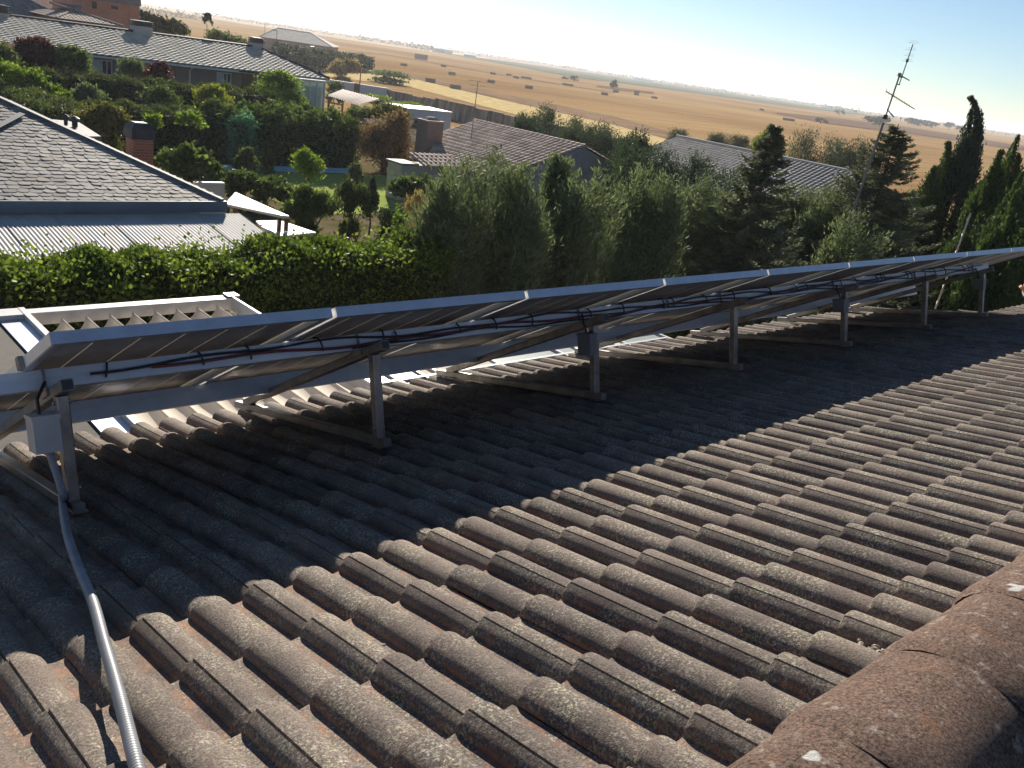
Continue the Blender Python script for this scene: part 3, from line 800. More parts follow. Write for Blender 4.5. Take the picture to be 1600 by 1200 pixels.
# grey boxes on the posts
def gbox(x, h0, h1, w, label, k):
    bm_ = M['greybox'] if k == 0 else M['box_dark']
    t = thing('switch_box', RP(x - 0.024 - w / 2, 3.30, h0), label, 'box', 'grey boxes on the support posts')
    MB().obox(RP(x - 0.024 - w, 3.255, h0), (w, 0, 0), DN * 0.09, NN * (h1 - h0 - 0.016)).build('body', bm_, t)
    MB().obox(RP(x - 0.027 - w, 3.252, h1 - 0.0155), (w + 0.006, 0, 0), DN * 0.096, NN * 0.0155).build('lid', bm_, t)
    m = MB()
    m.tube([RP(x - 0.024 - w * 0.6, 3.30, h1), RP(x - 0.024 - w * 0.55, 3.32, h1 + 0.05), RP(x - 0.03, 3.36, h1 + 0.10)], 0.006, 6)
    m.build('cable', M['cable_black'], t)
gbox(SX[0], 0.275, 0.405, 0.085, 'grey box on the left end post where the conduit starts', 0)
gbox(SX[2], 0.30, 0.42, 0.06, 'grey box hanging beside the third post', 1)
gbox(SX[4], 0.31, 0.41, 0.075, 'grey box beside the fifth post head', 2)
gbox(SX[6], 0.31, 0.41, 0.07, 'small grey box on the far right end post', 3)

# cables strapped to the upper rail
g = np.random.default_rng(12)
def railpt(x, dn, dt): return PP(x, RT + 0.027 + dt, -0.036 + dn)
def cable(name, x0, x1, r, mat, label, amp, ph, off, ties):
    t = thing(name, railpt((x0 + x1) / 2, 0, 0), label, 'cable', 'cables strapped along the upper mounting rail')
    pts = []
    for x in np.arange(x0, x1, 0.06):
        a = amp * (math.sin(x * 4.1 + ph) * 0.6 + math.sin(x * 9.7 + ph * 2) * 0.4)
        pts.append(railpt(x, off + a, 0.004 + abs(a) * 0.25))
    m = MB().tube(pts, r, 6); m.build('conductor', mat, t, smooth=True)
    for x in ties:
        m = MB(); R_ = g.uniform(0.036, 0.05); pts = []
        tl = g.uniform(-0.03, 0.05)
        for k in range(11):
            a = -0.6 + 4.6 * k / 10
            pts.append(PP(x + tl * k / 10, RT + 0.008 + R_ * 0.75 * math.cos(a), -0.036 + R_ * 0.95 * math.sin(a)))
        m.tube(pts, 0.0042, 5); m.build('cable_loop', M['cable_black'], t, smooth=True)
cable('black_cable', 1.0, 9.35, 0.0052, M['cable_black'], 'black solar cable wavering along the upper rail with loops tied round it', 0.016, 0.3, 0.012,
      [1.05, 1.42, 1.62, 1.95, 2.26, 2.34, 2.72, 2.95, 3.2, 3.66, 3.93, 4.30, 4.35, 4.40, 4.75, 5.05, 5.5, 5.85, 6.0, 6.5, 6.75, 7.1, 7.16, 7.22, 7.65, 7.72, 8.0, 8.2, 8.42, 8.85, 8.95])
cable('red_cable', 1.22, 7.4, 0.0062, M['cable_red'], 'dark red solar cable lying along the upper rail', 0.013, 1.9, -0.008, [])
cable('thin_black_cable', 2.1, 9.2, 0.005, M['cable_black'], 'thin black cable sagging just below the upper rail', 0.014, 2.6, -0.022, [])

# flexible conduit down the roof
pts = [RP(SX[0] - 0.024 - 0.035, 3.295, 0.272), RP(SX[0] - 0.05, 3.275, 0.20), RP(SX[0] - 0.045, 3.24, 0.12)]
for u, v in [(97, 778), (104, 830), (122, 885), (145, 940), (163, 1005), (184, 1078), (216, 1205), (240, 1290)]:
    a = onroof(u, v, 0.078); pts.append(RP(*a))
def spline(P, k=14):
    P = [np.asarray(p) for p in P]; P = [2 * P[0] - P[1]] + P + [2 * P[-1] - P[-2]]; out = []
    for i in range(1, len(P) - 2):
        for t in np.linspace(0, 1, k, endpoint=False):
            a, b, c, d = P[i - 1:i + 3]
            out.append(0.5 * (2 * b + (c - a) * t + (2 * a - 5 * b + 4 * c - d) * t * t + (3 * b - a - 3 * c + d) * t ** 3))
    return out + [P[-2]]
sp = spline(pts, 60)
L_ = np.concatenate([[0], np.cumsum([np.linalg.norm(b - a) for a, b in zip(sp[:-1], sp[1:])])])
q = np.arange(0, L_[-1], 0.0024); spq = np.stack([np.interp(q, L_, np.array(sp)[:, k]) for k in range(3)], 1)
rr = 0.0128 + 0.0009 * np.sign(np.sin(q / 0.0096 * 2 * math.pi + 0.01))
o = MB().tube(list(spq), list(rr), 12).build('conduit', M['conduit'], org=spq[0], smooth=True)
tag(o, 'grey ribbed flexible conduit running down over the tiles from the left post', 'conduit')

# ------------------------------------------------------------------ pergola awning below the eave
AZ = CZ - 2.45
aw = thing('pergola_awning', (2.75, 6.0, -0.5), 'white framed pergola awning with cream fabric gathered in folds', 'awning')
MB().obox((1.92, 7.50, AZ - 0.11), (1.78, 0, 0), (0, 0.10, 0), (0, 0, 0.11)).obox((1.92, 7.485, AZ - 0.03), (1.78, 0, 0), (0, 0.014, 0), (0, 0, 0.03)).build('front_beam', M['white_alu'], aw)
MB().obox((3.63, 4.45, AZ - 0.115), (0.07, 0, 0), (0, 3.049, 0), (0, 0, 0.10)).obox((3.635, 4.45, AZ - 0.0149), (0.018, 0, 0), (0, 3.049, 0), (0, 0, 0.03)).build('side_beam', M['white_alu'], aw)
MB().obox((3.60, 7.495, AZ + 0.001), (0.11, 0, 0), (0, 0.11, 0), (0, 0, 0.02)).build('corner_cap', M['alu_dull'], aw)
for x in (1.95, 3.63): MB().obox((x, 7.51, -0.5), (0.07, 0, 0), (0, 0.08, 0), (0, 0, AZ - 0.112 + 0.5)).build('pillar', M['white_alu'], aw)
G = []
p_ = 0.189
for y in np.linspace(4.4, 7.44, 30):
    row_ = []
    for x in np.linspace(1.955, 3.60, 175):
        a = (x - 1.955) / p_
        i_ = math.floor(a); fr = a - i_
        k = 0.85 + 0.3 * math.sin(i_ * 12.9 + 1.0)
        sag = 4 * fr * (1 - fr)
        z = AZ - 0.045 - (0.05 + 0.03 * sstep(5.6, 7.3, y)) * k * sag ** 0.8 + 0.006 * math.sin(y * 7 + i_ * 2) * sag + 0.05 * 0
        # front hem dips
        z -= 0.02 * sag * sstep(7.2, 7.44, y)
        row_.append((x, y - 0.03 * sag * sstep(7.0, 7.44, y), z))
    G.append(row_)
MB().grid(np.array(G)).build('fabric', M['fabric'], aw, smooth=True)
m = MB()
for i in range(10): m.tube([(1.955 + p_ * i, 4.4, AZ - 0.048), (1.955 + p_ * i, 7.44, AZ - 0.048)], 0.005, 6)
m.build('batten', M['fabric'], aw)
pr = thing('flat_patio_roof', (0.4, 6.0, -0.5), 'flat grey boarded patio roof with a bright aluminium edge strip', 'roof')
m = MB(); m.box(-2.0, 1.688, 4.35, 7.44, AZ - 0.11, AZ - 0.045)
m.build('board', M['board'], pr)
m = MB()
for x in (-0.55, 0.25, 1.05): m.box(x, x + 0.012, 4.36, 7.43, AZ - 0.0448, AZ - 0.041)
m.build('seam', M['wood'], pr)
MB().box(1.69, 1.868, 4.35, 7.44, AZ - 0.10, AZ - 0.03).build('edge_strip', M['alu'], pr)
MB().box(1.87, 1.915, 4.35, 7.62, AZ - 0.12, AZ + 0.012).box(-2.0, 1.869, 7.445, 7.62, AZ - 0.12, AZ + 0.008).build('rim', M['white_alu'], pr)
for x in (-1.9, 0.3): MB().box(x, x + 0.08, 7.46, 7.54, -0.5, AZ - 0.121).build('pillar', M['white_alu'], pr)

ver = thing('veranda_roof', (6, 5, -0.5), 'narrow white framed veranda roof running below the eave tiles', 'veranda')
VZ = CZ - 2.52
edges = [3.72, 3.98, 4.24, 4.40, 5.05, 5.85, 6.1, 6.6, 6.75, 7.4]
mats_ = ['poly', 'poly', 'fabric', 'fabric', 'poly', 'poly', 'poly', 'fabric', 'poly']
for i in range(9):
    MB().box(edges[i] + 0.016, edges[i + 1] - 0.016, 4.45, 5.58, VZ - 0.03, VZ + 0.006 * (i % 2)).build('pane', M[mats_[i]], ver)
m = MB()
for x in edges: m.box(x - 0.015, x + 0.015, 4.45, 5.58, VZ - 0.05, VZ + 0.022)
m.box(3.72, 7.4, 5.581, 5.64, VZ - 0.06, VZ + 0.024); m.box(3.74, 7.38, 5.26, 5.29, VZ + 0.0065, VZ + 0.024)
m.build('frame', M['white_alu'], ver)
for x in (4.3, 5.9, 7.3): MB().box(x, x + 0.07, 5.585, 5.638, -0.5, VZ - 0.061).build('pillar', M['white_alu'], ver)

# ------------------------------------------------------------------ ladder and dish at the right end of the roof
lt, lb = onY(1516, 336, 5.4), onY(1468, 475, 5.4)
dirv = (lt - lb) / np.linalg.norm(lt - lb)
base_ = lb - dirv * (lb[2] + 0.5) / dirv[2]
top_ = lt.copy(); base_[1] += 0.15
dirv = (top_ - base_) / np.linalg.norm(top_ - base_)
ld = thing('ladder', base_, 'aluminium ladder standing against the eave at the far right end', 'ladder')
rv_ = ray(1492, 400); side = unit(np.array([rv_[0], rv_[1] * 1.03, 0])) * 0.36
for k in (0, 1): MB().beam(base_ + side * k, top_ + side * k, 0.06, 0.022, up=tuple(np.cross(side, (0, 0, 1.0)))).build('rail', M['alu_dull'], ld)
n_ = int(np.linalg.norm(top_ - base_) / 0.28)
for i in range(1, n_):
    a = base_ + dirv * 0.28 * i; MB().tube([a + side * 0.03, a + side * 0.97], 0.014, 6).build('rung', M['alu_dull'], ld)
dp = onY(1624, 450, 3.6); k = px(dp)
ds = thing('satellite_dish', dp - np.array([0, 0, 0.6]), 'white satellite dish with an orange tipped arm at the right edge of the roof', 'satellite dish')
G = []
fw = unit(np.array([-0.75, 0.45, 0.35])); sd = unit(np.cross(fw, [0, 0, 1.0])); upv = np.cross(sd, fw)
for r in np.linspace(0, 1, 7): G.append([dp + (sd * math.cos(a) + upv * math.sin(a)) * r * 0.19 + fw * 0.07 * r * r for a in np.linspace(0, 2 * math.pi, 25)])
o = MB().grid(np.array(G)).build('reflector', M['white_paint'], ds, smooth=True); o.modifiers.new('thick', 'SOLIDIFY').thickness = 0.01
MB().tube([dp - upv * 0.18 + fw * 0.05, dp - upv * 0.12 + fw * 0.22], 0.012, 6).build('arm', M['alu_dull'], ds)
m = pm('orange_plastic', (0.55, 0.18, 0.06), (0.45, 0.13, 0.05), 9, 0.5)
MB().tube([dp - upv * 0.12 + fw * 0.21, dp - upv * 0.11 + fw * 0.27], 0.022, 8).build('receiver', m, ds)
MB().tube([dp - fw * 0.02, dp - fw * 0.12, dp - fw * 0.12 - np.array([0, 0, 0.9])], 0.02, 8).build('pole', M['alu_dull'], ds)
#PART3
# ------------------------------------------------------------------ houses
def facet(name, parent, o, xd, ud, L, rng_fn, mat, pitch=0.30, row=0.36, amp=0.05, step=0.02, seed=0, sub=5):
    """tiled roof slope as a real wavy, stepped surface; rng_fn(x) gives the span (s0, s1) up the slope"""
    o, xd, ud = map(lambda a: np.asarray(a, float), (o, xd, ud)); nr = np.cross(xd, ud); nr /= np.linalg.norm(nr)
    if nr[2] < 0: nr = -nr
    nx = int(L / pitch * sub) + 1
    X = np.linspace(0, L, nx); ab = np.array([rng_fn(x) for x in X]); smax = ab[:, 1].max(); nr_ = int(math.ceil(smax / row))
    wave = amp * np.abs(np.sin(np.pi * X / pitch)) ** 0.8
    g = np.random.default_rng(seed); V = []; Fc = []; tn = []
    tone = np.repeat(g.uniform(0, 1, (nr_, int(L / pitch) + 2)), sub, axis=1)
    for j in range(nr_):
        s_lo = np.clip(j * row, ab[:, 0], ab[:, 1]); s_hi = np.clip((j + 1) * row, ab[:, 0], ab[:, 1])
        b = len(V)
        for s, lift in ((s_lo, -0.02), (s_lo, step), (s_hi, 0.0)):
            V.extend((o + xd * X[:, None] + ud * s[:, None] + nr * (wave + lift)[:, None]).tolist())
        for k in range(nx - 1):
            if s_hi[k] - s_lo[k] < 1e-4 and s_hi[k + 1] - s_lo[k + 1] < 1e-4: continue
            for q in (0, 1):
                i = b + q * nx
                Fc.append((i + k, i + k + 1, i + nx + k + 1, i + nx + k)); tn.append(tone[j, k])
    mb = MB(); mb.v = V; mb.f = Fc; mb.mi = [0] * len(Fc); mb.n = len(V)
    ob = mb.build(name, mat, parent); set_rnd(ob.data, tn); smooth_by_angle(ob, 60); return ob
def window(par, x0, x1, y, z0, z1, axis='y', shutter=None, fm='white_paint', gm='glass'):
    mb = MB(); d = 0.05
    def B(m, a0, a1, c0, c1, e0, e1):
        if axis == 'y': m.box(a0, a1, y + e0, y + e1, c0, c1)
        else: m.box(y + e0, y + e1, a0, a1, c0, c1)
    w = 0.07
    B(mb, x0, x1, z0, z0 + w, -d, 0.02); B(mb, x0, x1, z1 - w, z1, -d, 0.02); B(mb, x0, x0 + w, z0 + w, z1 - w, -d, 0.02); B(mb, x1 - w, x1, z0 + w, z1 - w, -d, 0.02)
    B(mb, (x0 + x1) / 2 - 0.03, (x0 + x1) / 2 + 0.03, z0 + w, z1 - w, -d + 0.01, 0.02)
    f = mb.build('window', M[fm], par)
    m2 = MB(); B(m2, x0 + w, x1 - w, z0 + w, z1 - w, -0.015, -0.005); m2.build('pane', M[gm], f)
    if shutter:
        m3 = MB(); B(m3, shutter[0], shutter[1], z0, z1, -0.06, -0.01); m3.build('shutter', M['shutter'], f)
    return f
def ztile(u, v, y): return onY(u, v, y)[2]

# --- long terrace house
YL = 60.0
zE = (onY(0, 70, YL)[2] + onY(500, 123, YL)[2]) / 2
xA, xB = onY(0, 70, YL)[0] - 8, onY(514, 124, YL)[0]
YR = YL + 6.2
zR = onY(220, 52, YR)[2]; xRr = onY(402, 76, YR)[0]
lh = thing('terrace_house', ((xA + xB) / 2, YL + 5, gz(25, 62)), 'long low terrace house with a pale tiled roof and shadow casting chimneys', 'house')
slope = np.array([0, YR - YL, zR - zE]); SL = np.linalg.norm(slope); ud = slope / SL
Lx = xB - xA; hipx = xRr - xA
facet('roof', lh, (xA, YL, zE), (1, 0, 0), ud, Lx, lambda x: (0, SL * min(1, (Lx - x) / (Lx - hipx))), M['roof_pale'], pitch=0.42, row=0.42, amp=0.062, step=0.06, seed=3)
m = MB(); m.tube([(xA, YR, zR + 0.05), (xRr, YR, zR + 0.05)], 0.13, 8); m.build('ridge', M['dark'], lh)
MB().tube([(xRr, YR, zR + 0.05), (xB, YL, zE + 0.08)], 0.12, 8).build('hip_ridge', M['roof_grey'] and M['dark'], lh)
m = MB(); m.box(xA, xB - 0.25, YL + 0.55, YL + 11.8, gz(25, 62) - 0.3, zE - 0.02)
m.build('wall', M['brick_dull'], lh)
m = MB(); m.box(xA, xB, YL - 0.02, YL + 0.10, zE - 0.16, zE - 0.03).build('gutter', M['white_paint'], lh)
m = MB(); m.hexa([(xA, YL + 0.11, zE - 0.10), (xB, YL + 0.11, zE - 0.10), (xRr, YR, zR - 0.13), (xA, YR, zR - 0.13), (xA, YL + 0.11, zE - 0.05), (xB, YL + 0.11, zE - 0.05), (xRr, YR, zR - 0.08), (xA, YR, zR - 0.08)])
m.hexa([(xRr, YR, zR - 0.13), (xB, YL + 12.4, zE - 0.1), (xA, YL + 12.4, zE - 0.1), (xA, YR, zR - 0.13), (xRr, YR, zR - 0.05), (xB, YL + 12.4, zE - 0.05), (xA, YL + 12.4, zE - 0.05), (xA, YR, zR - 0.05)])
m.add([(xRr, YR, zR - 0.02), (xB, YL, zE - 0.02), (xB, YL + 12.4, zE - 0.02)], [(0, 1, 2)])
m.build('rear_roof', M['roof_grey'], lh)
for (ua, va, ub, vb) in ((104, 37, 60, 88), (322, 66, 290, 98)):      # party wall seams
    a = onY(ua, va, YR); x = a[0]
    p, q_ = np.array([x, YL, zE + 0.05]), np.array([x, YR, zR + 0.05])
    MB().beam(p - [0, 0, 0.035], q_ - [0, 0, 0.035], 0.14, 0.06).build('seam', M['dark'], lh)
    MB().box(x - 0.35, x + 0.35, YR - 0.4, YR + 0.2, zR - 0.1, zR + 0.16).build('seam_cap', M['dark'], lh)
for (u0, u1, vt, vc, vb) in ((206, 236, 32, 41, 52), (391, 409, 58, 67, 76), (-22, 12, 6, 19, 30)):
    p = onY((u0 + u1) / 2, vb, YR); k = px(p); w = (u1 - u0) * k * 1.0
    zb, zc, zt = zR - 0.25, onY((u0 + u1) / 2, vc, YR)[2], onY((u0 + u1) / 2, vt, YR)[2]
    c = MB().box(p[0] - w * 0.46, p[0] + w * 0.46, YR - 0.45, YR + 0.45, zb, zc).build('chimney', M['render_grey'], lh)
    m = MB()
    for i in range(3):
        m.box(p[0] - w / 2, p[0] + w / 2, YR - 0.5, YR + 0.5, zc + (zt - zc) * i / 3 + 0.002, zc + (zt - zc) * (i + 0.72) / 3)
    m.box(p[0] - w * 0.4, p[0] + w * 0.4, YR - 0.4, YR + 0.4, zc + 0.001, zt - 0.02)
    m.build('cowl', M['dark'], c)
YW = YL + 0.55
for (u0, u1, v0, v1, sh) in ((158, 175, 93, 117, (144, 157)), (348, 361, 113, 132, (338, 347)), (214, 226, 100, 112, (204, 213))):
    a, b = onY(u0, (v0 + v1) / 2, YW), onY(u1, (v0 + v1) / 2, YW); zt, zb = onY(u0, v0, YW)[2], onY(u0, v1, YW)[2]
    s0, s1 = onY(sh[0], (v0 + v1) / 2, YW)[0], onY(sh[1], (v0 + v1) / 2, YW)[0]
    window(lh, a[0], b[0], YW, zb, zt, shutter=(s0, s1))
a, b = onY(378, 125, YW), onY(394, 125, YW)
MB().box(a[0], b[0], YW - 0.04, YW + 0.01, gz(25, 60), onY(380, 114, YW)[2]).build('door', M['wood'], lh)
for uu in (136, 296, 402):
    q = onY(uu, 110, YW); MB().tube([(q[0], YW - 0.08, gz(25, 60)), (q[0], YW - 0.08, zE - 0.35), (q[0], YL + 0.05, zE - 0.17)], 0.05, 7).build('downpipe', M['white_paint'], lh)
q = onY(378, 125, YW); MB().box(q[0] - 0.5, q[0] + 1.6, YW - 0.7, YW - 0.05, onY(380, 112, YW)[2], onY(380, 112, YW)[2] + 0.1).build('door_canopy', M['dark'], lh)
# conservatory at the end of the terrace
cons = MB(); x0c, x1c = onY(462, 130, YL - 1.2)[0], onY(508, 130, YL - 1.2)[0]; yb, yf = YW - 0.001, YL - 1.2; zt = zE - 0.17; zb = gz(30, 60)
for x in np.linspace(x0c, x1c, 5): cons.box(x - 0.05, x + 0.05, yf, yf + 0.1, zb, zt)
cons.box(x0c - 0.05, x1c + 0.05, yf - 0.02, yf + 0.12, zt + 0.001, zt + 0.13); cons.box(x0c, x1c, yf + 0.02, yf + 0.08, zb + 0.9, zb + 0.97)
for y in (yf + 0.9,): cons.box(x1c - 0.05, x1c + 0.05, y, y + 0.1, zb, zt)
f = cons.build('conservatory', M['white_paint'], lh)
gl, gnt, gb, gout = nt_new('green_tinted_glass'); gb.inputs['Base Color'].default_value = (0.55, 0.66, 0.6, 1); gb.inputs['Roughness'].default_value = 0.1; gb.inputs['Alpha'].default_value = 0.45
MB().box(x0c, x1c, yf + 0.045, yf + 0.055, zb, zt).box(x1c - 0.005, x1c + 0.005, yf + 0.1, yb, zb, zt).build('pane', gl, f)

def hip_house(name, P, wv, dv, W, Dp, zE, zR, hipl, hipr, wallm, roofm, label, wins=(), zg=None, pitch=0.3, over=0.5, cat='house'):
    """oriented house: P front-left eave corner (xy), wv along the front, dv into the depth"""
    P = np.array([P[0], P[1], 0.0]); wv = unit(np.array([wv[0], wv[1], 0.0])); dv = unit(np.array([dv[0], dv[1], 0.0]))
    c = P + wv * W / 2 + dv * Dp / 2; zg = gz(c[0], c[1]) if zg is None else zg
    t = thing(name, (c[0], c[1], zg), label, cat)
    E_ = lambda a, b, z: P + wv * a + dv * b + np.array([0, 0, z])
    H = zR - zE; run = Dp / 2; sl = math.hypot(H, run)
    def fr(x): return (0, sl * max(0.0, min(1, x / hipl if hipl > 0 else 1, (W - x) / hipr if hipr > 0 else 1)))
    facet('roof', t, E_(0, 0, zE), wv, unit(dv * run + np.array([0, 0, H])), W, fr, roofm, pitch=pitch, row=0.38, seed=int(W * 7))
    facet('roof', t, E_(W, Dp, zE), -wv, unit(-dv * run + np.array([0, 0, H])), W, lambda x: fr(W - x), roofm, pitch=pitch, row=0.38, seed=int(W * 9))
    for hp, a0, sg in ((hipl, 0, 1), (hipr, W, -1)):
        if hp > 0:
            s2 = math.hypot(H, hp)
            facet('roof', t, E_(a0, Dp if sg > 0 else 0, zE), -dv * sg, unit(wv * sg * hp + np.array([0, 0, H])), Dp, lambda x: (0, s2 * max(0, 1 - abs(2 * x / Dp - 1))), roofm, pitch=pitch, row=0.38, seed=5)
    m = MB(); m.tube([E_(hipl, run, zR + 0.03), E_(W - hipr, run, zR + 0.03)], 0.10, 7)
    if hipl > 0: m.tube([E_(hipl, run, zR + 0.03), E_(0, 0, zE + 0.05)], 0.09, 7)
    if hipr > 0: m.tube([E_(W - hipr, run, zR + 0.03), E_(W, 0, zE + 0.05)], 0.09, 7)
    m.build('ridge', roofm if not isinstance(roofm, str) else M[roofm], t); set_rnd(t.children[-1].data, [0.9] * len(t.children[-1].data.polygons))
    m = MB(); o_ = over
    if hipl > 0 and hipr > 0:
        m.hexa([E_(o_, o_, zg - 0.4), E_(W - o_, o_, zg - 0.4), E_(W - o_, Dp - o_, zg - 0.4), E_(o_, Dp - o_, zg - 0.4), E_(o_, o_, zE - 0.05), E_(W - o_, o_, zE - 0.05), E_(W - o_, Dp - o_, zE - 0.05), E_(o_, Dp - o_, zE - 0.05)])
    else:
        lo = o_ if hipl > 0 else 0.12; hi = W - (o_ if hipr > 0 else 0.12); k = H / run
        m.extrude([E_(lo, o_, zg - 0.4), E_(lo, Dp - o_, zg - 0.4), E_(lo, Dp - o_, zE + k * o_ - 0.06), E_(lo, run, zR - 0.07), E_(lo, o_, zE + k * o_ - 0.06)], wv * (hi - lo))
    m.build('wall', wallm, t)
    for (a, b, z0, z1) in wins:
        q = E_(a, o_ - 0.05, 0)
        mb = MB(); mb.obox(E_(a, o_ - 0.06, z0), wv * (b - a), dv * 0.05, (0, 0, z1 - z0)); f = mb.build('window', M['white_paint'], t)
        MB().obox(E_(a + 0.08, o_ - 0.07, z0 + 0.08), wv * (b - a - 0.16), dv * 0.009, (0, 0, z1 - z0 - 0.16)).build('pane', M['shutter'], f)
    return t
# --- houses at the top left, behind the terrace
yT = 80.0
p0 = onY(-60, 12, yT); p1 = onY(112, 36, yT)
hip_house('tiled_house', (p0[0], yT), (1, 0), (0, 1), p1[0] - p0[0], 9, p1[2], p1[2] + 2.3, 4.5, 4.5, M['brick_dull'], M['roof_grey'], 'grey hip roofed house just behind the left end of the terrace')
p0 = onY(88, 30, 74.); p1 = onY(193, 42, 74.)
hip_house('tiled_house', (p0[0], 74.), (1, 0), (0, 1), p1[0] - p0[0], 8, p1[2], onY(140, 13, 78.)[2], 3.0, 4.0, M['brick_dull'], M['roof_tan'], 'low tan hip roof in front of the tall orange brick building')
yB = 84.0; a, b = onY(129, 20, yB), onY(218, 20, yB)
bt = thing('brick_building', ((a[0] + b[0]) / 2, yB + 4, gz(a[0], yB)), 'tall orange brick building with a dark metal roof band behind the terrace', 'building')
zt = onY(170, 3, yB)[2]
MB().box(a[0], b[0], yB, yB + 8, gz(a[0], yB) - 0.5, zt).build('wall', M['brick_or'], bt)
MB().box(a[0] + 1.2, b[0] + 0.1, yB - 0.1, yB + 8.1, zt + 0.002, zt + 3.2).build('upper_storey', M['zinc'], bt)
for (u0, u1, v0, v1) in ((144, 151, 2, 14), (174, 184, 9, 15)):
    q0, q1 = onY(u0, v0, yB), onY(u1, v1, yB); window(bt, q0[0], q1[0], yB, q1[2], q0[2], fm='dark')
a, b = onY(58, 5, 96.), onY(131, 12, 96.)
wb = thing('white_house', ((a[0] + b[0]) / 2, 100, gz(a[0], 100)), 'whitewashed house with a flat top glimpsed beyond the tan roof', 'house')
MB().box(a[0], b[0] + 1, 96, 103, gz(a[0], 100) - 0.5, onY(100, 0, 96.)[2]).build('wall', M['white_paint'], wb)
MB().box(a[0] - 0.2, b[0] + 1.2, 95.8, 103.2, onY(100, 0, 96.)[2] + 0.002, onY(100, 0, 96.)[2] + 0.3).build('roof', M['roof_grey'], wb); set_rnd(wb.children[-1].data, [0.5] * 6)
q0, q1 = onY(112, 1, 96.), onY(118, 9, 96.); window(wb, q0[0], q1[0], 96, q1[2], q0[2])
# --- brick house out towards the fields
zc_ = CZ - 5.5
c0, c1 = onZ(405, 57, zc_), onZ(520, 74, zc_); wv = (c1 - c0)[:2]; W = np.linalg.norm(wv); wv /= W; dv = np.array([-wv[1], wv[0]])
hip_house('brick_house', c0, wv, dv, W, 20, zc_, zc_ + 3.4, 4.0, 9.0, M['brick'], M['roof_pale'], 'distant red brick house with a hip roof at the edge of the fields',
          wins=((6.2, 9.2, zc_ - 2.3, zc_ - 0.7), (13, 16, zc_ - 2.3, zc_ - 0.7), (18.5, 20.5, zc_ - 2.3, zc_ - 0.7)), pitch=0.5)
# --- white metal container
zt = CZ - 6.3; a, b, c = onZ(635, 170, zt), onZ(708, 177, zt), onZ(612, 163, zt); y0 = (a[1] + b[1]) / 2; y1 = c[1]; zg = gz(57, 75) - 0.05
ct = thing('container_cabin', ((a[0] + b[0]) / 2, (y0 + y1) / 2, zg), 'pale blue grey metal container cabin standing by the stone wall', 'container')
MB().box(a[0], b[0], y0, y1, zg, zt).build('body', M['render_blue'], ct)
MB().box(a[0] - 0.08, b[0] + 0.08, y0 - 0.08, y1 + 0.08, zt + 0.002, zt + 0.10).build('roof', M['white_paint'], ct)
MB().box(a[0] - 0.04, a[0] - 0.001, y0 + 1.0, y0 + 2.2, zg, zt - 0.25).build('door', M['wood'], ct)
q = onY(645, 185, y0); MB().box(q[0], q[0] + 1.3, y0 - 0.03, y0 - 0.001, zg + 0.15, zg + 1.0).build('vent', M['dark'], ct)
# --- brown tiled gable house in the middle
P1, P2 = onZ(915, 229, 3.0), onZ(742, 189, 3.0); kx = 0.32; xr_ = (P1[0] + P2[0]) / 2; ya, yb = P1[1], P2[1]; hw = 6.0; zg = -0.55
gh = thing('gable_house', (xr_, (ya + yb) / 2, zg), 'low gable house with an old brown tile roof and a grey chimney behind the cypresses', 'house')
sl_ = hw * math.hypot(1, kx)
def gf(d): return (0.0 if d < 6.0 else min(sl_, (d - 6.0) * 1.0 * (2.7 / 3.2) * 1.05 * 1.2), sl_)
facet('roof', gh, (xr_ - hw, ya, 3.0 - hw * kx), (0, 1, 0), unit(np.array([1, 0, kx])), yb - ya, gf, M['roof_brown'], pitch=0.36, row=0.42, amp=0.085, step=0.03, seed=11)
facet('roof', gh, (xr_ + hw, yb, 3.0 - hw * kx), (0, -1, 0), unit(np.array([-1, 0, kx])), yb - ya, lambda d: (0, sl_), M['roof_brown'], pitch=0.24, row=0.40, amp=0.07, step=0.025, seed=12)
m = MB()
for i, y in enumerate(np.arange(ya - 0.05, yb, 0.42)):
    m.tube([(xr_, y, 3.03), (xr_, y + 0.44, 3.02)], [0.12, 0.10], 8)
o = m.build('ridge', M['roof_brown'], gh); set_rnd(o.data, np.random.default_rng(2).uniform(0.3, 1, len(o.data.polygons)))
m = MB(); m.extrude([(xr_ - hw + 0.4, ya + 0.1, zg - 0.3), (xr_ + hw - 0.4, ya + 0.1, zg - 0.3), (xr_ + hw - 0.4, ya + 0.1, 3.0 - (hw - 0.4) * kx - 0.05), (xr_, ya + 0.1, 2.93), (xr_ - hw + 0.4, ya + 0.1, 3.0 - (hw - 0.4) * kx - 0.05)], (0, 5.6, 0))
m.extrude([(xr_ - 2.4, ya + 5.701, zg - 0.3), (xr_ + hw - 0.4, ya + 5.701, zg - 0.3), (xr_ + hw - 0.4, ya + 5.701, 3.0 - (hw - 0.4) * kx - 0.05), (xr_, ya + 5.701, 2.93), (xr_ - 2.4, ya + 5.701, 3.0 - 2.4 * kx - 0.05)], (0, yb - ya - 5.9, 0))
m.build('wall', M['render_grey'], gh)
q0, q1 = onY(660, 210, 42.), onY(685, 210, 42.); zt = onY(672, 190, 42.)[2]
c = MB().box(q0[0], q1[0], 41.6, 42.6, zg, zt).build('chimney', M['brick_dull'], gh)
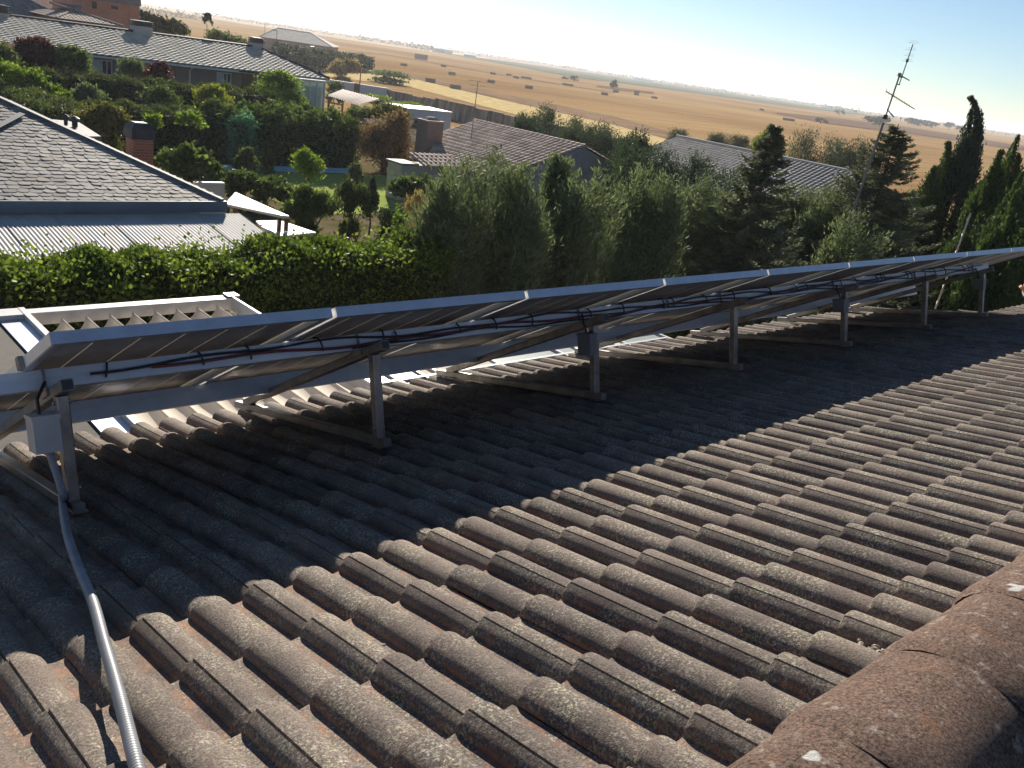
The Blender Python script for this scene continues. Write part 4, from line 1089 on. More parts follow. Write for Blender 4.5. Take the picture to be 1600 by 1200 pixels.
MB().box(q0[0] - 0.06, q1[0] + 0.06, 41.54, 42.66, zt + 0.002, zt + 0.09).hexa([(q0[0] + .1, 41.8, zt + .092), (q1[0] - .1, 41.8, zt + .092), (q1[0] - .1, 42.4, zt + .092), (q0[0] + .1, 42.4, zt + .092), (q0[0] + .3, 42.0, zt + .25), (q1[0] - .3, 42.0, zt + .25), (q1[0] - .3, 42.2, zt + .25), (q0[0] + .3, 42.2, zt + .25)]).build('cowl', M['roof_brown'], c); set_rnd(gh.children[-1].children[-1].data if gh.children[-1].children else c.children[-1].data, [0.4] * len(c.children[-1].data.polygons))
# lean-to outhouse with a scalloped tile edge in front of it
yo = 36.0; a, b = onY(640, 252, yo), onY(722, 268, yo); zt = (a[2] + b[2]) / 2
oh = thing('lean_to_outhouse', ((a[0] + b[0]) / 2, yo + 2, -0.5), 'grey rendered lean to with a low tiled roof beside the brown gable house', 'outbuilding')
facet('roof', oh, (a[0] + 0.8, yo - 0.1, zt), (1, 0, 0), unit(np.array([0, 1, 0.28])), b[0] - a[0] - 0.8, lambda x: (0, 1.5), M['roof_brown'], pitch=0.30, row=0.4, amp=0.07, seed=21)
MB().box(a[0] - 0.2, b[0] - 0.2, yo + 0.35, yo + 1.5, -0.9, zt - 0.04).build('wall', M['render_grey'], oh)
MB().box(a[0] - 0.3, a[0] + 0.75, yo + 0.2, yo + 1.6, zt - 0.038, zt + 0.06).build('flat_roof', M['zinc'], oh)
q = onY(690, 285, yo); MB().box(q[0], q[0] + 0.9, yo + 0.31, yo + 0.34, -0.5, 1.3).build('door', M['dark'], oh)
yo = 50.0; a, b = onY(608, 214, yo), onY(664, 224, yo); zt = b[2]
o2 = thing('tiled_outhouse', ((a[0] + b[0]) / 2, yo + 2, -0.6), 'small outhouse with a tan tile roof behind the dry brown tree', 'outbuilding')
facet('roof', o2, (a[0], yo, zt), (1, 0, 0), unit(np.array([0, 1, 0.3])), b[0] - a[0], lambda x: (0, 3.4), M['roof_tan'], pitch=0.24, row=0.4, amp=0.07, seed=22)
MB().box(a[0] + 0.2, b[0] - 0.2, yo + 0.3, yo + 3.2, -1.0, zt).build('wall', M['render_grey'], o2)
# --- second long roof on the right among the conifers
P1, P2 = onZ(1055, 213, 3.0), onZ(1345, 271, 3.0); xr_ = (P1[0] + P2[0]) / 2; k2 = 0.33; hw = 7.5
h2 = thing('long_roofed_house', (xr_, (P1[1] + P2[1]) / 2, -1), 'house with a long grey tile roof half hidden among the conifers', 'house')
Ly = P1[1] - P2[1] + 1.0; sl_ = hw * math.hypot(1, k2)
facet('roof', h2, (xr_ - hw, P2[1] - 1.0, 3 - hw * k2), (0, 1, 0), unit(np.array([1, 0, k2])), Ly, lambda d: (0, sl_), M['roof_grey'], pitch=0.36, row=0.40, amp=0.07, step=0.03, seed=31)
facet('roof', h2, (xr_ + hw, P1[1], 3 - hw * k2), (0, -1, 0), unit(np.array([-1, 0, k2])), Ly, lambda d: (0, sl_), M['roof_grey'], pitch=0.3, row=0.38, amp=0.06, seed=32)
o = MB().tube([(xr_, P2[1] - 1, 3.03), (xr_, P1[1] + 0.1, 3.03)], 0.12, 8).build('ridge', M['roof_pale'], h2); set_rnd(o.data, [0.8] * len(o.data.polygons))
m = MB(); m.extrude([(xr_ - hw + 0.4, P2[1] - 0.8, -2.2), (xr_ + hw - 0.4, P2[1] - 0.8, -2.2), (xr_ + hw - 0.4, P2[1] - 0.8, 3 - (hw - .4) * k2 - 0.06), (xr_, P2[1] - 0.8, 2.92), (xr_ - hw + 0.4, P2[1] - 0.8, 3 - (hw - .4) * k2 - 0.06)], (0, Ly - 0.4, 0)).build('wall', M['render_grey'], h2)

# --- slate house next door
YS = 18.5
a, b = onY(0, 316, YS), onY(350, 312, YS); zs = (a[2] + b[2]) / 2; xs1 = b[0]; ks = 0.3; kh = 1.4
sh = thing('slate_house', (xs1 - 6, YS + 5, -0.5), 'neighbouring house with a grey slate hip roof and a corrugated lean to', 'house')
g = np.random.default_rng(4)
ux = np.array([1.0, 0, 0]); us = unit(np.array([0, 1, ks])); un = np.cross(ux, us)
V = []; Fc = []; tn = []
exp, wd = 0.155, 0.235
nrow = int(8.4 * math.hypot(1, ks) / exp)
for j in range(nrow):
    s = j * exp; yy = s / math.hypot(1, ks)
    xe = xs1 - yy / kh
    x = xs1 - 14 + g.uniform(0, wd)
    while x < xe:
        w = wd * g.uniform(0.85, 1.1); x2 = min(x + w - 0.006, xe + 0.02)
        if x2 - x > 0.04:
            ck = g.uniform(0.02, 0.055); lf = 0.012 + g.normal(0, 0.002); sj = s + g.normal(0, 0.008); tl = g.normal(0, 0.003)
            o_ = np.array([0, YS, zs]); P_ = lambda xx, ss, n: np.array([xx, 0, 0]) + o_ + us * ss + un * n
            cL = min(ck, (x2 - x) / 3)
            b_ = len(V)
            V += [P_(x + cL, sj, lf + tl), P_(x2 - cL, sj, lf - tl), P_(x2, sj + cL, lf - tl), P_(x2, sj + exp * 1.6, 0.0), P_(x, sj + exp * 1.6, 0.0), P_(x, sj + cL, lf + tl)]
            V += [P_(x + cL, sj, lf + tl - 0.009), P_(x2 - cL, sj, lf - tl - 0.009), P_(x2, sj + cL, lf - tl - 0.009), P_(x, sj + cL, lf + tl - 0.009)]
            Fc += [(b_, b_ + 1, b_ + 2, b_ + 3, b_ + 4, b_ + 5), (b_ + 6, b_ + 7, b_ + 1, b_), (b_ + 7, b_ + 8, b_ + 2, b_ + 1), (b_ + 9, b_ + 6, b_, b_ + 5)]
            t_ = np.clip(g.normal(0.5, 0.2) - (0.25 if g.random() < 0.06 else 0), 0, 1); tn += [t_] * 4
        x += w
mb = MB(); mb.v = [tuple(p) for p in V]; mb.f = Fc; mb.mi = [0] * len(Fc); mb.n = len(V)
o = mb.build('slate_roof', M['slate'], sh); set_rnd(o.data, tn)
apex = np.array([xs1 - 6.0, YS + 8.4, zs + 8.4 * ks])
m = MB()
m.add([(xs1 - 14, YS, zs - 0.02), (xs1, YS, zs - 0.02), tuple(apex - [0, 0, 0.02]), (xs1 - 14, YS + 8.4, apex[2] - 0.02)], [(0, 1, 2, 3)])
m.add([(xs1, YS, zs - 0.005), (xs1, YS + 16.8, zs - 0.005), tuple(apex)], [(0, 1, 2)]); m.add([(xs1, YS + 16.8, zs), (xs1 - 14, YS + 16.8, zs), (xs1 - 14, YS + 8.4, apex[2]), tuple(apex)], [(0, 1, 2, 3)])
o = m.build('rear_roof', M['slate'], sh); set_rnd(o.data, [0.4] * 3)
m = MB(); e = np.array([xs1, YS, zs + 0.03])
m.beam(e + (-0.02, 0.02, 0), apex + (0, 0, 0.04), 0.11, 0.03); m.build('hip_flashing', M['zinc'], sh)
pa, pb = onY(35, 180, YS + 4.6), onY(-12, 206, YS + 4.1)
def on_facet(u, v):
    r = ray(u, v); q = np.array([0, YS, zs]) - CAM; t = float(np.dot(q, un) / np.dot(r, un)); return CAM + r * t
pa, pb = on_facet(35, 181), on_facet(-20, 210)
MB().beam(pa + un * 0.05, pb + un * 0.05, 0.13, 0.03, up=un).build('valley_flashing', M['zinc'], sh)
m = MB(); m.box(xs1 - 14, xs1 + 0.01, YS - 0.06, YS - 0.01, zs - 0.23, zs + 0.005).box(xs1 + 0.011, xs1 + 0.05, YS - 0.06, YS + 16.8, zs - 0.23, zs + 0.005)
m.build('fascia', M['fascia'], sh)
MB().box(xs1 - 14, xs1 - 0.4, YS + 0.3, YS + 16.4, -0.9, zs - 0.231).build('wall', M['wallcream'], sh)
# corrugated lean-to
yc0, yc1 = YS - 0.05, 15.6; zc0 = zs - 0.26; zc1 = zc0 - 0.34
xcr = onY(350, 326, yc0)[0] + 0.12
X = np.arange(xs1 - 13.5, xcr + 0.25, 0.0127); G = []
for y, z in ((yc0, zc0), ((yc0 + yc1) / 2, (zc0 + zc1) / 2), (yc1, zc1)):
    G.append([(x, y, z + 0.0085 * math.sin(2 * math.pi * x / 0.076)) for x in X])
MB().grid(np.array(G)).build('corrugated_roof', M['corr'], sh, smooth=True)
m = MB()
for x in np.arange(xs1 - 13, xcr + 0.2, 0.95):
    m.hexa([(x, yc1, zc1 + 0.0095), (x + 0.016, yc1, zc1 + 0.0095), (x + 0.016, yc0, zc0 + 0.0095), (x, yc0, zc0 + 0.0095), (x, yc1, zc1 + 0.014), (x + 0.016, yc1, zc1 + 0.014), (x + 0.016, yc0, zc0 + 0.014), (x, yc0, zc0 + 0.014)])
m.build('sheet_lap', M['plinth'], sh)
for x in (xs1 - 6, xs1 - 3, xs1 - 0.1): MB().box(x, x + 0.1, yc1 + 0.1, yc1 + 0.2, -0.5, zc1 - 0.03).build('lean_to_pillar', M['white_paint'], sh)
# chimney and roof vents behind the hip
q0, q1 = onY(203, 232, 24.5), onY(233, 232, 24.5); zt = onY(218, 216, 24.5)[2]
c = MB().box(q0[0], q1[0], 24.2, 24.8, 0.5, zt).build('chimney', M['brick'], sh)
m = MB(); xm = (q0[0] + q1[0]) / 2; w = (q1[0] - q0[0]) / 2 + 0.05; zz = onY(218, 191, 24.5)[2]
prev = None
G = []
for t in np.linspace(0, 1, 7):
    z = zt + 0.002 + (zz - zt) * t; k = w * (1.0 if t < 0.5 else math.cos((t - 0.5) * 2.2) ** 0.8)
    G.append([(xm - k, 24.5 - k, z), (xm + k, 24.5 - k, z), (xm + k, 24.5 + k, z), (xm - k, 24.5 + k, z), (xm - k, 24.5 - k, z)])
m.grid(np.array(G)); n_ = m.n; m.f.append((n_ - 5, n_ - 4, n_ - 3, n_ - 2)); m.mi.append(0); m.build('cowl', M['dark'], c)
fl = [onZ(u, v, CZ - 3.7) for u, v in ((76, 186), (122, 190), (158, 213), (135, 213))]
m = MB(); m.hexa([p - [0, 0, 0.12] for p in fl] + fl); m.build('flat_roof', M['zinc'], sh)
for u, v, r in ((103, 193, 0.09), (117, 196, 0.13)):
    p = onZ(u, v + 2, CZ - 3.69); MB().tube([p, p + [0, 0, 0.14], p + [0, 0, 0.15], p + [0, 0, 0.24], p + [0, 0, 0.30]], [r * 0.6, r * 0.6, r * 1.2, r * 1.1, r * 0.3], 10).build('roof_vent', M['dark'], sh)
# white sheet canopies and low wall beside it
def sheet(name, pxs, z, th, m, label, cat, drop=None):
    P_ = [onZ(u, v, z) for u, v in pxs]
    c = np.mean(P_, 0); t = thing(name, (c[0], c[1], -0.5), label, cat)
    mb = MB(); mb.hexa([p - [0, 0, th] for p in P_] + P_); mb.build('sheet', m, t)
    mm = MB()
    for i in range(1, 9):
        a_, b_ = P_[0] + (P_[3] - P_[0]) * i / 9, P_[1] + (P_[2] - P_[1]) * i / 9; mm.beam(a_ + [0, 0, 0.006], b_ + [0, 0, 0.006], 0.02, 0.010)
    mm.build('rib', M['white_alu'], t)
    for p in P_:
        q = c + (p - c) * 0.92; MB().box(q[0] - .04, q[0] + .04, q[1] - .04, q[1] + .04, -0.5, z - th - 0.002).build('pillar', M['wood'], t)
    return t
sheet('sheet_canopy', [(352, 318), (440, 337), (452, 338), (368, 300)], CZ - 4.45, 0.06, M['white_paint'], 'upper white sheet canopy beside the corner of the slate roof', 'canopy')
sheet('sheet_canopy', [(400, 345), (425, 370), (494, 363), (440, 345)], CZ - 4.85, 0.06, M['white_paint'], 'lower white sheet canopy half hidden by the leafy hedge', 'canopy')
a, b = onZ(305, 285, CZ - 5.4), onZ(354, 287, CZ - 5.4)
lw = MB().box(a[0], b[0], a[1], a[1] + 0.2, -0.6, CZ - 5.4).build('low_wall', M['white_paint'], org=(a[0], a[1], -0.5)); tag(lw, 'low white garden wall behind the corner of the slate roof', 'wall')

# ------------------------------------------------------------------ walls, shed, pool, poles
zt = CZ - 6.8
wp = [onZ(u, v, zt) for u, v in ((515, 124), (607, 138))]
d = wp[1] - wp[0]; nrm = unit(np.array([-d[1], d[0], 0])) * 0.25
ww = thing('boundary_wall', wp[0] * [1, 1, 0] + [0, 0, -2], 'pale grey rendered boundary wall with a brown gate behind the shed', 'wall')
m = MB(); g0 = wp[0] + d * 0.42; g1 = wp[0] + d * 0.52
for a, b in ((wp[0], g0), (g1, wp[1])): m.extrude([a, b, b + nrm, a + nrm], (0, 0, -2.4))
m.build('wall', M['render_blue'], ww)
m = MB(); m.extrude([g0 + nrm * 0.3, g1 + nrm * 0.3, g1 + nrm * 0.6, g0 + nrm * 0.6], (0, 0, -2.4)); m.build('gate', M['wood'], ww)
def stone_mat():
    m, nt, b, out = nt_new('stained_block_wall')
    p = gpos(nt); mp = nt.nodes.new('ShaderNodeMapping'); mp.inputs['Scale'].default_value = (1, 1.2, 0.28); nt.links.new(p, mp.inputs['Vector'])
    c = ramp(nt, noise(nt, mp.outputs[0], 0.8, 7, 0.7), [(0.3, (0.10, 0.09, 0.075)), (0.48, (0.24, 0.21, 0.175)), (0.66, (0.42, 0.38, 0.31))])
    nt.links.new(c, b.inputs['Base Color']); b.inputs['Roughness'].default_value = 0.95; bump(nt, b, noise(nt, p, 2.5, 5), 0.7, 0.1); return m
M['stone'] = stone_mat()
xw = wp[1][0] - 0.2
st = thing('stone_wall', (xw, 88, -2), 'long stained block wall dividing the gardens from the yellow grass strip', 'wall')
g = np.random.default_rng(8); ys = np.arange(wp[1][1] - 0.3, 58, -2.8); m = MB()
for i, y in enumerate(ys):
    h = zt + g.normal(0, 0.10)
    m.box(xw + g.normal(0, 0.02), xw + 0.28, y - 2.79, y, -2.5, h)
m.build('wall', M['stone'], st)
m = MB()
for i, y in enumerate(ys): m.box(xw - 0.14, xw - 0.03, y - 0.2, y + 0.15, -2.4, zt - 0.25)
m.build('buttress', M['stone'], st)
# tool shed
zq = CZ - 6.0
sp_ = [onZ(u, v, z) for (u, v), z in (((512, 149), zq - 0.1), ((562, 164), zq - 0.1), ((594, 155), zq + 0.35), ((536, 140), zq + 0.35))]
c = np.mean(sp_, 0); sd_ = thing('garden_shed', (c[0], c[1], gz(c[0], c[1])), 'open garden shed with a brown corrugated roof in front of the boundary wall', 'shed')
G = []
for a in np.linspace(0, 1, 90):
    w_ = 0.06 * math.sin(a * 30 * math.pi)
    G.append([sp_[0] * (1 - a) * (1 - t) + sp_[1] * a * (1 - t) + sp_[3] * (1 - a) * t + sp_[2] * a * t + [0, 0, w_] for t in (0, 0.5, 1)])
MB().grid(np.array(G)).build('roof', pm('rusty_brown_sheet', (0.22, 0.14, 0.105), (0.15, 0.10, 0.08), 0.8, 0.7), sd_, smooth=True)
for p in sp_:
    q = c + (p - c) * 0.94; MB().box(q[0] - .08, q[0] + .08, q[1] - .08, q[1] + .08, gz(q[0], q[1]) - 0.2, q[2] - 0.12).build('pillar', M['wood'], sd_)
q0, q1 = sp_[1] * 0.75 + sp_[0] * 0.25, sp_[1] * 0.98 + sp_[2] * 0.02
MB().extrude([q0 - [0, 0, 0.1], q1 - [0, 0, 0.1], q1 - [0, 0, 1.0], q0 - [0, 0, 1.0]], (0.05, 0.1, 0)).build('side_panel', pm('yellowed_board', (0.45, 0.40, 0.24), (0.36, 0.31, 0.18), 1, 0.8), sd_)
gp_ = onZ(618, 168, CZ - 6.25)
MB().beam(sp_[2] + [0, 0, 0.1], gp_, 0.15, 0.12).build('verge_trim', M['white_paint'], sd_)
# pool
zp = CZ - 7.15
a, b = onY(340, 268, 44.2), onY(552, 274, 44.2)
pl = thing('swimming_pool', ((a[0] + b[0]) / 2, 45, -0.5), 'raised garden pool with a blue painted rim and pale coping', 'pool')
zt = onY(450, 262.0, 43.95)[2]
m = MB(); m.box(a[0], b[0], 43.95, 44.15, -0.8, zt).box(a[0], b[0], 44.151, 44.6, -0.8, zt - 0.04); m.build('pool_wall', M['poolblue'], pl)
MB().box(a[0] - 0.3, b[0] + 0.9, 43.3, 43.949, -0.7, onY(450, 273.5, 43.95)[2]).build('coping', M['plinth'], pl)
q = [onY(u, v, 44.0) for u, v in ((505, 266), (520, 266), (545, 272), (552, 275))]
MB().tube(q, 0.05, 6).build('handrail', M['alu_dull'], pl)
# poles
def pole(name, u, vt, vb, Y, r, label, cat, extra=None, m='alu_dull', zb=None):
    t_ = onY(u, vt, Y); b_ = np.array([t_[0], t_[1], gz(t_[0], t_[1]) - 0.1 if zb is None else zb])
    t = thing(name, b_, label, cat)
    MB().tube([b_, t_], [r, r * 0.7], 7).build('pole', M[m], t)
    return t, t_
t, p = pole('street_lamp', 485, 73, 108, 190, 0.10, 'thin street lamp with a white head beyond the terrace roof end', 'street lamp', m='zinc')
MB().beam(p, p + np.array([1.3, 0.6, 0.1]), 0.3, 0.18).build('lamp_head', M['white_paint'], t)
t, p = pole('utility_pole', 566, 82, 128, 125, 0.10, 'slim wooden utility pole by the boundary wall gate', 'pole', m='wood')
MB().beam(p + np.array([-0.5, 0, -0.3]), p + np.array([0.5, 0, -0.3]), 0.1, 0.1).build('crossbar', M['wood'], t)
t, p = pole('street_lamp', 433, 48, 85, 150, 0.07, 'slender lamp post in front of the distant brick house', 'street lamp', m='zinc')
MB().beam(p, p + np.array([-0.9, 0, 0.05]), 0.22, 0.12).build('lamp_head', M['zinc'], t)
def aerial(u, vt, Y, zb, label, sc=1.0):
    t, p = pole('roof_aerial', u, vt, 0, Y, 0.03 * sc, label, 'aerial', zb=zb)
    m = MB()
    for dz, L in ((0.0, 0.55), (-0.25, 0.45)):
        q = p + np.array([0, 0, dz]); m.tube([q - np.array([L, -L * 0.3, 0]), q + np.array([L, -L * 0.3, 0])], 0.015 * sc, 5)
        for s in np.linspace(-0.9, 0.9, 6): e = q + np.array([L, -L * 0.3, 0]) * s; m.tube([e - np.array([0.08, 0.25, 0]), e + np.array([0.08, 0.25, 0])], 0.008 * sc, 4)
    m.build('element', M['alu_dull'], t)
aerial(747, 127, 40.5, 1.6, 'television aerial rising over the brown gable roof')
ra = onZ(413, 42, CZ - 2.1)
yy = float(c0[1] + dv[1] * 10); aerial(415, 17, 296., 2.0, 'television aerial on the distant brick house', 3.0)

# --- tall leaning antenna mast
mt, ml = onY(1424, 64, 12.0), onY(1335, 325, 12.0)
dirm = (mt - ml) / np.linalg.norm(mt - ml); mbase = ml - dirm * (ml[2] + 0.5) / dirm[2]
am = thing('antenna_mast', mbase, 'tall leaning antenna mast with television aerials against the sky', 'antenna')
def am_at(u, v):   # point of the mast at this picture height
    r = ray(u, v); 
    A = np.array([r, -dirm]).T; s = np.linalg.lstsq(A, ml - CAM, rcond=None)[0]; return ml + dirm * s[1]
p_top, p_c1, p_c2 = am_at(1424, 64), am_at(1407, 114), am_at(1395, 130)
kk = px(p_c1)
MB().tube([mbase, ml, am_at(1372, 190)], [0.040, 0.036, 0.032], 9).tube([am_at(1374, 184), p_c1], 0.022, 8).build('mast', M['mast'], am)
sdv = unit(np.cross(dirm, _F)); off = -sdv * kk * 4.0
MB().tube([p_c2 + off, am_at(1422, 68) + off], 0.014, 7).build('upper_pipe', M['mast'], am)
MB().tube([p_c2 + off * 1.3, p_c2 - off * 0.3], 0.016, 6).tube([am_at(1401, 119) + off * 1.3, am_at(1401, 119) - off * 0.3], 0.016, 6).build('clamp', M['dark'], am)
def yagi(c, bd, L0, L1, ed, els, nm='yagi_aerial', r=0.011):
    bd = unit(bd); m = MB(); m.beam(c + bd * L0, c + bd * L1, 0.022, 0.022); o = m.build(nm, M['mast'], am)
    m = MB()
    for k, h_ in els: m.tube([c + bd * k - ed * h_, c + bd * k + ed * h_], r * 0.45, 5)
    m.build('element', M['mast'], o)
def pxdir(u0, v0, u1, v1, dp): # direction of a segment seen in the picture, at the mast's distance
    n_ = -_F; a_ = ray(u0, v0); b_ = ray(u1, v1); return (b_ - a_)
c = am_at(1389, 148)
bd = unit(np.array([0.42, -0.9, 0.02])); c_r = onY(1430, 164, 12.0)
bd = unit(pxdir(1376, 142, 1431, 164, 0)); bd = bd + _F * 0.35; sc_ = kk
yagi(c, bd, -14 * sc_ * 1.05, 45 * sc_ * 1.05, unit(np.cross(bd, sdv)), [(-14 * sc_, 0.10)] + [((i * 5.5 - 8) * sc_, 0.07) for i in range(9)])
c = am_at(1405, 117); bd2 = unit(pxdir(1406, 115, 1428, 117, 0)) + _F * 0.8
yagi(c, bd2, -0.05, 23 * sc_ * 1.3, unit(np.cross(bd2, dirm)), [(i * 4 * sc_, 0.05) for i in range(1, 6)])
m = MB(); m.obox(c - sdv * 0.05 - dirm * 0.04, sdv * 0.10, dirm * 0.09, _h * 0.05); m.build('amplifier_box', M['greybox'], am)
c = am_at(1383, 171); bd3 = unit(pxdir(1383, 171, 1400, 178, 0)) + _F * 0.9
yagi(c, bd3, -0.05, 18 * sc_ * 1.3, unit(np.cross(bd3, dirm)), [(i * 5 * sc_, 0.05) for i in range(1, 4)])
for q in ((1424, 66), (1420, 77), (1416, 86), (1412, 94)):
    p_ = am_at(*q) + off; e = unit(sdv + _F * 0.5)
    MB().tube([p_ - e * 0.14, p_ + e * 0.14], 0.0035, 5).tube([p_ - e * 0.1 + dirm * 0.05, p_ + e * 0.1 + dirm * 0.05], 0.003, 5).build('dipole', M['alu_dull'], am)
MB().beam(p_ - dirm * 0.03, p_ + dirm * 0.05, 0.05, 0.05).build('dipole_box', M['dark'], am)
MB().tube([am_at(1378, 182) - dirm * 0.05, am_at(1378, 182) + dirm * 0.06], 0.06, 8).build('joint_collar', M['dark'], am)
#PART4
# ------------------------------------------------------------------ hedges
def hedge_px(u0, u1, v, Y, depth, n, leaf, mat, label, group=None, **kw):
    a, b = onY(u0, v, Y), onY(u1, v, Y); z = onY((u0 + u1) / 2, v, Y)[2]
    return hedge('hedge', a[0], b[0], Y, Y + depth, z, n, leaf, LM[mat], label, group=group, **kw)
# leafy hedge along the patio (vine leaves over the top)
zt = onY(300, 381, 13.2)[2] - 0.42
xh0, xh1 = onY(-30, 380, 13.2)[0], onY(700, 350, 13.2)[0]
def bumps(x):
    x = np.asarray(x); s = xh1 - xh0; t = (x - xh0) / s
    return 0.06 * np.sin(x * 2.7) + 0.05 * np.sin(x * 6.1 + 1) + 0.14 * np.exp(-((t - 0.73) / 0.05) ** 2) + 0.10 * t
hg = hedge('leafy_hedge', xh0, xh1, 13.0, 14.3, zt, 95000, 0.062, LM['ivy'], 'tall leafy hedge with sunlit vine leaves behind the pergola awning', wob=0.055, fn=bumps, topbias=1.3)
# sprays of vine leaves standing out on its face and top
C, D, R = [], [], []
for k in range(70):
    x = rng.uniform(xh0 + 0.2, xh1 - 0.2); top = zt + float(bumps(x))
    dn = abs(rng.normal(0, 0.45)); c = np.array([x, 12.95 - rng.uniform(0, 0.22), top + 0.08 - dn]); n_ = rng.integers(18, 60)
    C.append(c + rng.normal(size=(n_, 3)) * np.array([0.20, 0.12, 0.15])); D.append(rng.normal(size=(n_, 3)) + [0, -0.3, 0.2]); R.append(np.clip(rng.normal(0.78, 0.16, n_), 0, 1))
for k in range(60):
    x = rng.uniform(xh0, xh1); top = zt + float(bumps(x)); n_ = rng.integers(10, 34)
    c = np.array([x, rng.uniform(13.0, 14.2), top + 0.1]); C.append(c + rng.normal(size=(n_, 3)) * np.array([0.12, 0.12, 0.14])); D.append(rng.normal(size=(n_, 3)) + [0, 0, 0.6]); R.append(np.clip(rng.normal(0.75, 0.15, n_), 0, 1))
C, D, R = map(np.concatenate, (C, D, R))
leaf_mesh('vine', C, D, rng.uniform(0.05, 0.10, len(C)), rng.uniform(0.04, 0.07, len(C)), R, LM['ivy'], hg)

hedge_px(112, 352, 174, 46, 1.6, 34000, 0.10, 'box', 'long clipped dark hedge behind the olive bush and slate chimney', group='clipped hedges between the gardens', wob=0.07)
hedge_px(350, 560, 186, 45.4, 2.4, 20000, 0.20, 'green', 'bushy leafy hedge behind the pool, lit along its top', wob=0.14)
hedge_px(58, 432, 133, 53, 1.6, 36000, 0.11, 'box', 'clipped hedge in the middle row below the terrace windows', group='clipped hedges between the gardens', wob=0.08)
def hedge_y(u0, v0, u1, v1, z, w, n, leaf, mat, label, **kw):
    a, b = onZ(u0, v0, z), onZ(u1, v1, z); x = (a[0] + b[0]) / 2
    return hedge('hedge', x - w / 2, x + w / 2, min(a[1], b[1]), max(a[1], b[1]), z, n, leaf, LM[mat], label, group='clipped hedges between the gardens', **kw)
hedge_y(0, 134, 122, 172, CZ - 4.7, 1.6, 18000, 0.10, 'box', 'clipped hedge running towards us above the slate roof ridge', wob=0.06)
hedge_y(264, 106, 378, 142, CZ - 4.75, 1.8, 18000, 0.11, 'box', 'sloping looking clipped hedge beside the dark purple bush', wob=0.05)
hedge_y(378, 150, 525, 188, CZ - 5.3, 1.8, 18000, 0.11, 'box', 'clipped hedge running towards the conservatory corner', wob=0.06)
a, b = onZ(425, 111, -2), onZ(578, 112, -2)
cc = (a + b) / 2; wv_ = unit((b - a) * [1, 1, 0])
t = thing('field_hedge', cc, 'dark hedge in front of the distant brick house', 'hedge')
n_ = 9000; s_ = rng.uniform(-0.5, 0.5, n_); L_w = np.linalg.norm(b - a); hgt = 5.0 - 1.2 * (s_ + 0.5)
C = cc + wv_ * (s_ * L_w)[:, None] + np.array([-wv_[1], wv_[0], 0]) * rng.uniform(-1.3, 1.3, n_)[:, None]; C[:, 2] = -2 + hgt * rng.uniform(0, 1, n_) ** 0.7 * (0.9 + 0.15 * np.sin(s_ * 40))
leaf_mesh('foliage', C, rng.normal(size=(n_, 3)), 0.6, 0.4, rng.normal(0.35, 0.15, n_), LM['far'], t)

# ------------------------------------------------------------------ shrubs and garden trees, placed by where they stand
def sh_px(name, boxes, Y, n, leaf, mat, label, cat='shrub', base=None, **kw):
    bl = [blob_at(u0, u1, v0, v1, Y + dy) for (u0, u1, v0, v1, dy) in [b if len(b) == 5 else (*b, 0) for b in boxes]]
    c = np.mean([b[:3] for b in bl], 0) if base is None else onY(base[0], base[1], Y)
    return shrub(name, (c[0], c[1]), bl, n, leaf, LM[mat], label, cat, **kw)
sh_px('plum_tree', [(28, 86, 68, 122), (40, 75, 60, 90)], 57, 5200, 0.22, 'purple', 'dark purple plum tree against the left part of the terrace wall', 'tree')
sh_px('rosy_shrub', [(-6, 26, 70, 100), (70, 96, 78, 98)], 57.6, 1500, 0.18, 'rosy', 'pink tipped shrub beside the purple plum tree')
sh_px('garden_tree', [(82, 142, 80, 120), (95, 130, 76, 100)], 56.5, 4200, 0.2, 'green', 'green garden tree between the purple plum and the first window', 'tree')
sh_px('tall_shrub', [(-14, 28, 78, 135), (-10, 20, 100, 150)], 54, 4200, 0.2, 'green', 'tall green shrub at the left edge of the picture')
sh_px('bright_shrub', [(-8, 40, 102, 140), (25, 72, 112, 155), (50, 92, 130, 158)], 50, 3600, 0.17, 'bright', 'bright leafed straggly shrub above the slate ridge', trunk=False, up=0.8)
sh_px('poplar_sapling', [(182, 224, 96, 132), (192, 212, 92, 115)], 57, 2600, 0.17, 'grey', 'silvery grey green sapling between the terrace windows', 'tree', up=1.2)
sh_px('plum_bush', [(227, 268, 103, 136), (236, 262, 99, 118)], 56, 3200, 0.18, 'purple', 'round purple leaved bush right of the silvery sapling')
sh_px('yellow_bush', [(306, 358, 140, 176), (315, 350, 135, 158)], 50, 3600, 0.17, 'yellow', 'yellow green bush in the middle garden')
sh_px('grey_bush', [(110, 160, 138, 166), (120, 152, 132, 152)], 50, 3000, 0.16, 'grey', 'grey green spiky bush in front of the middle hedge', trunk=False, up=1.0)
sh_px('round_bush', [(222, 276, 138, 174)], 50, 3400, 0.17, 'green', 'round dull green bush between grey and yellow bushes')
sh_px('thin_sapling', [(90, 112, 144, 168)], 48, 320, 0.18, 'bright', 'thin bright sapling with few leaves above the olive bush', 'tree')
sh_px('olive_bush', [(115, 180, 172, 216), (140, 206, 178, 222), (150, 185, 162, 190)], 40, 6500, 0.15, 'olive', 'large olive brown bush behind the slate roof vents', trunk=False)
sh_px('fig_bush', [(234, 300, 238, 282), (262, 330, 232, 285), (290, 352, 250, 290)], 31, 4200, 0.20, 'green', 'large leaved dark green fig bush above the slate hip', asp=0.8, clump=0.16)
sh_px('vine_sapling', [(224, 252, 180, 208)], 43.5, 420, 0.2, 'bright', 'sparse vine sapling just right of the slate chimney cap', 'tree')
sh_px('vine_sapling', [(278, 318, 176, 208)], 43.6, 520, 0.2, 'bright', 'wider sparse vine sapling before the dark hedge left of the green netting', 'tree')
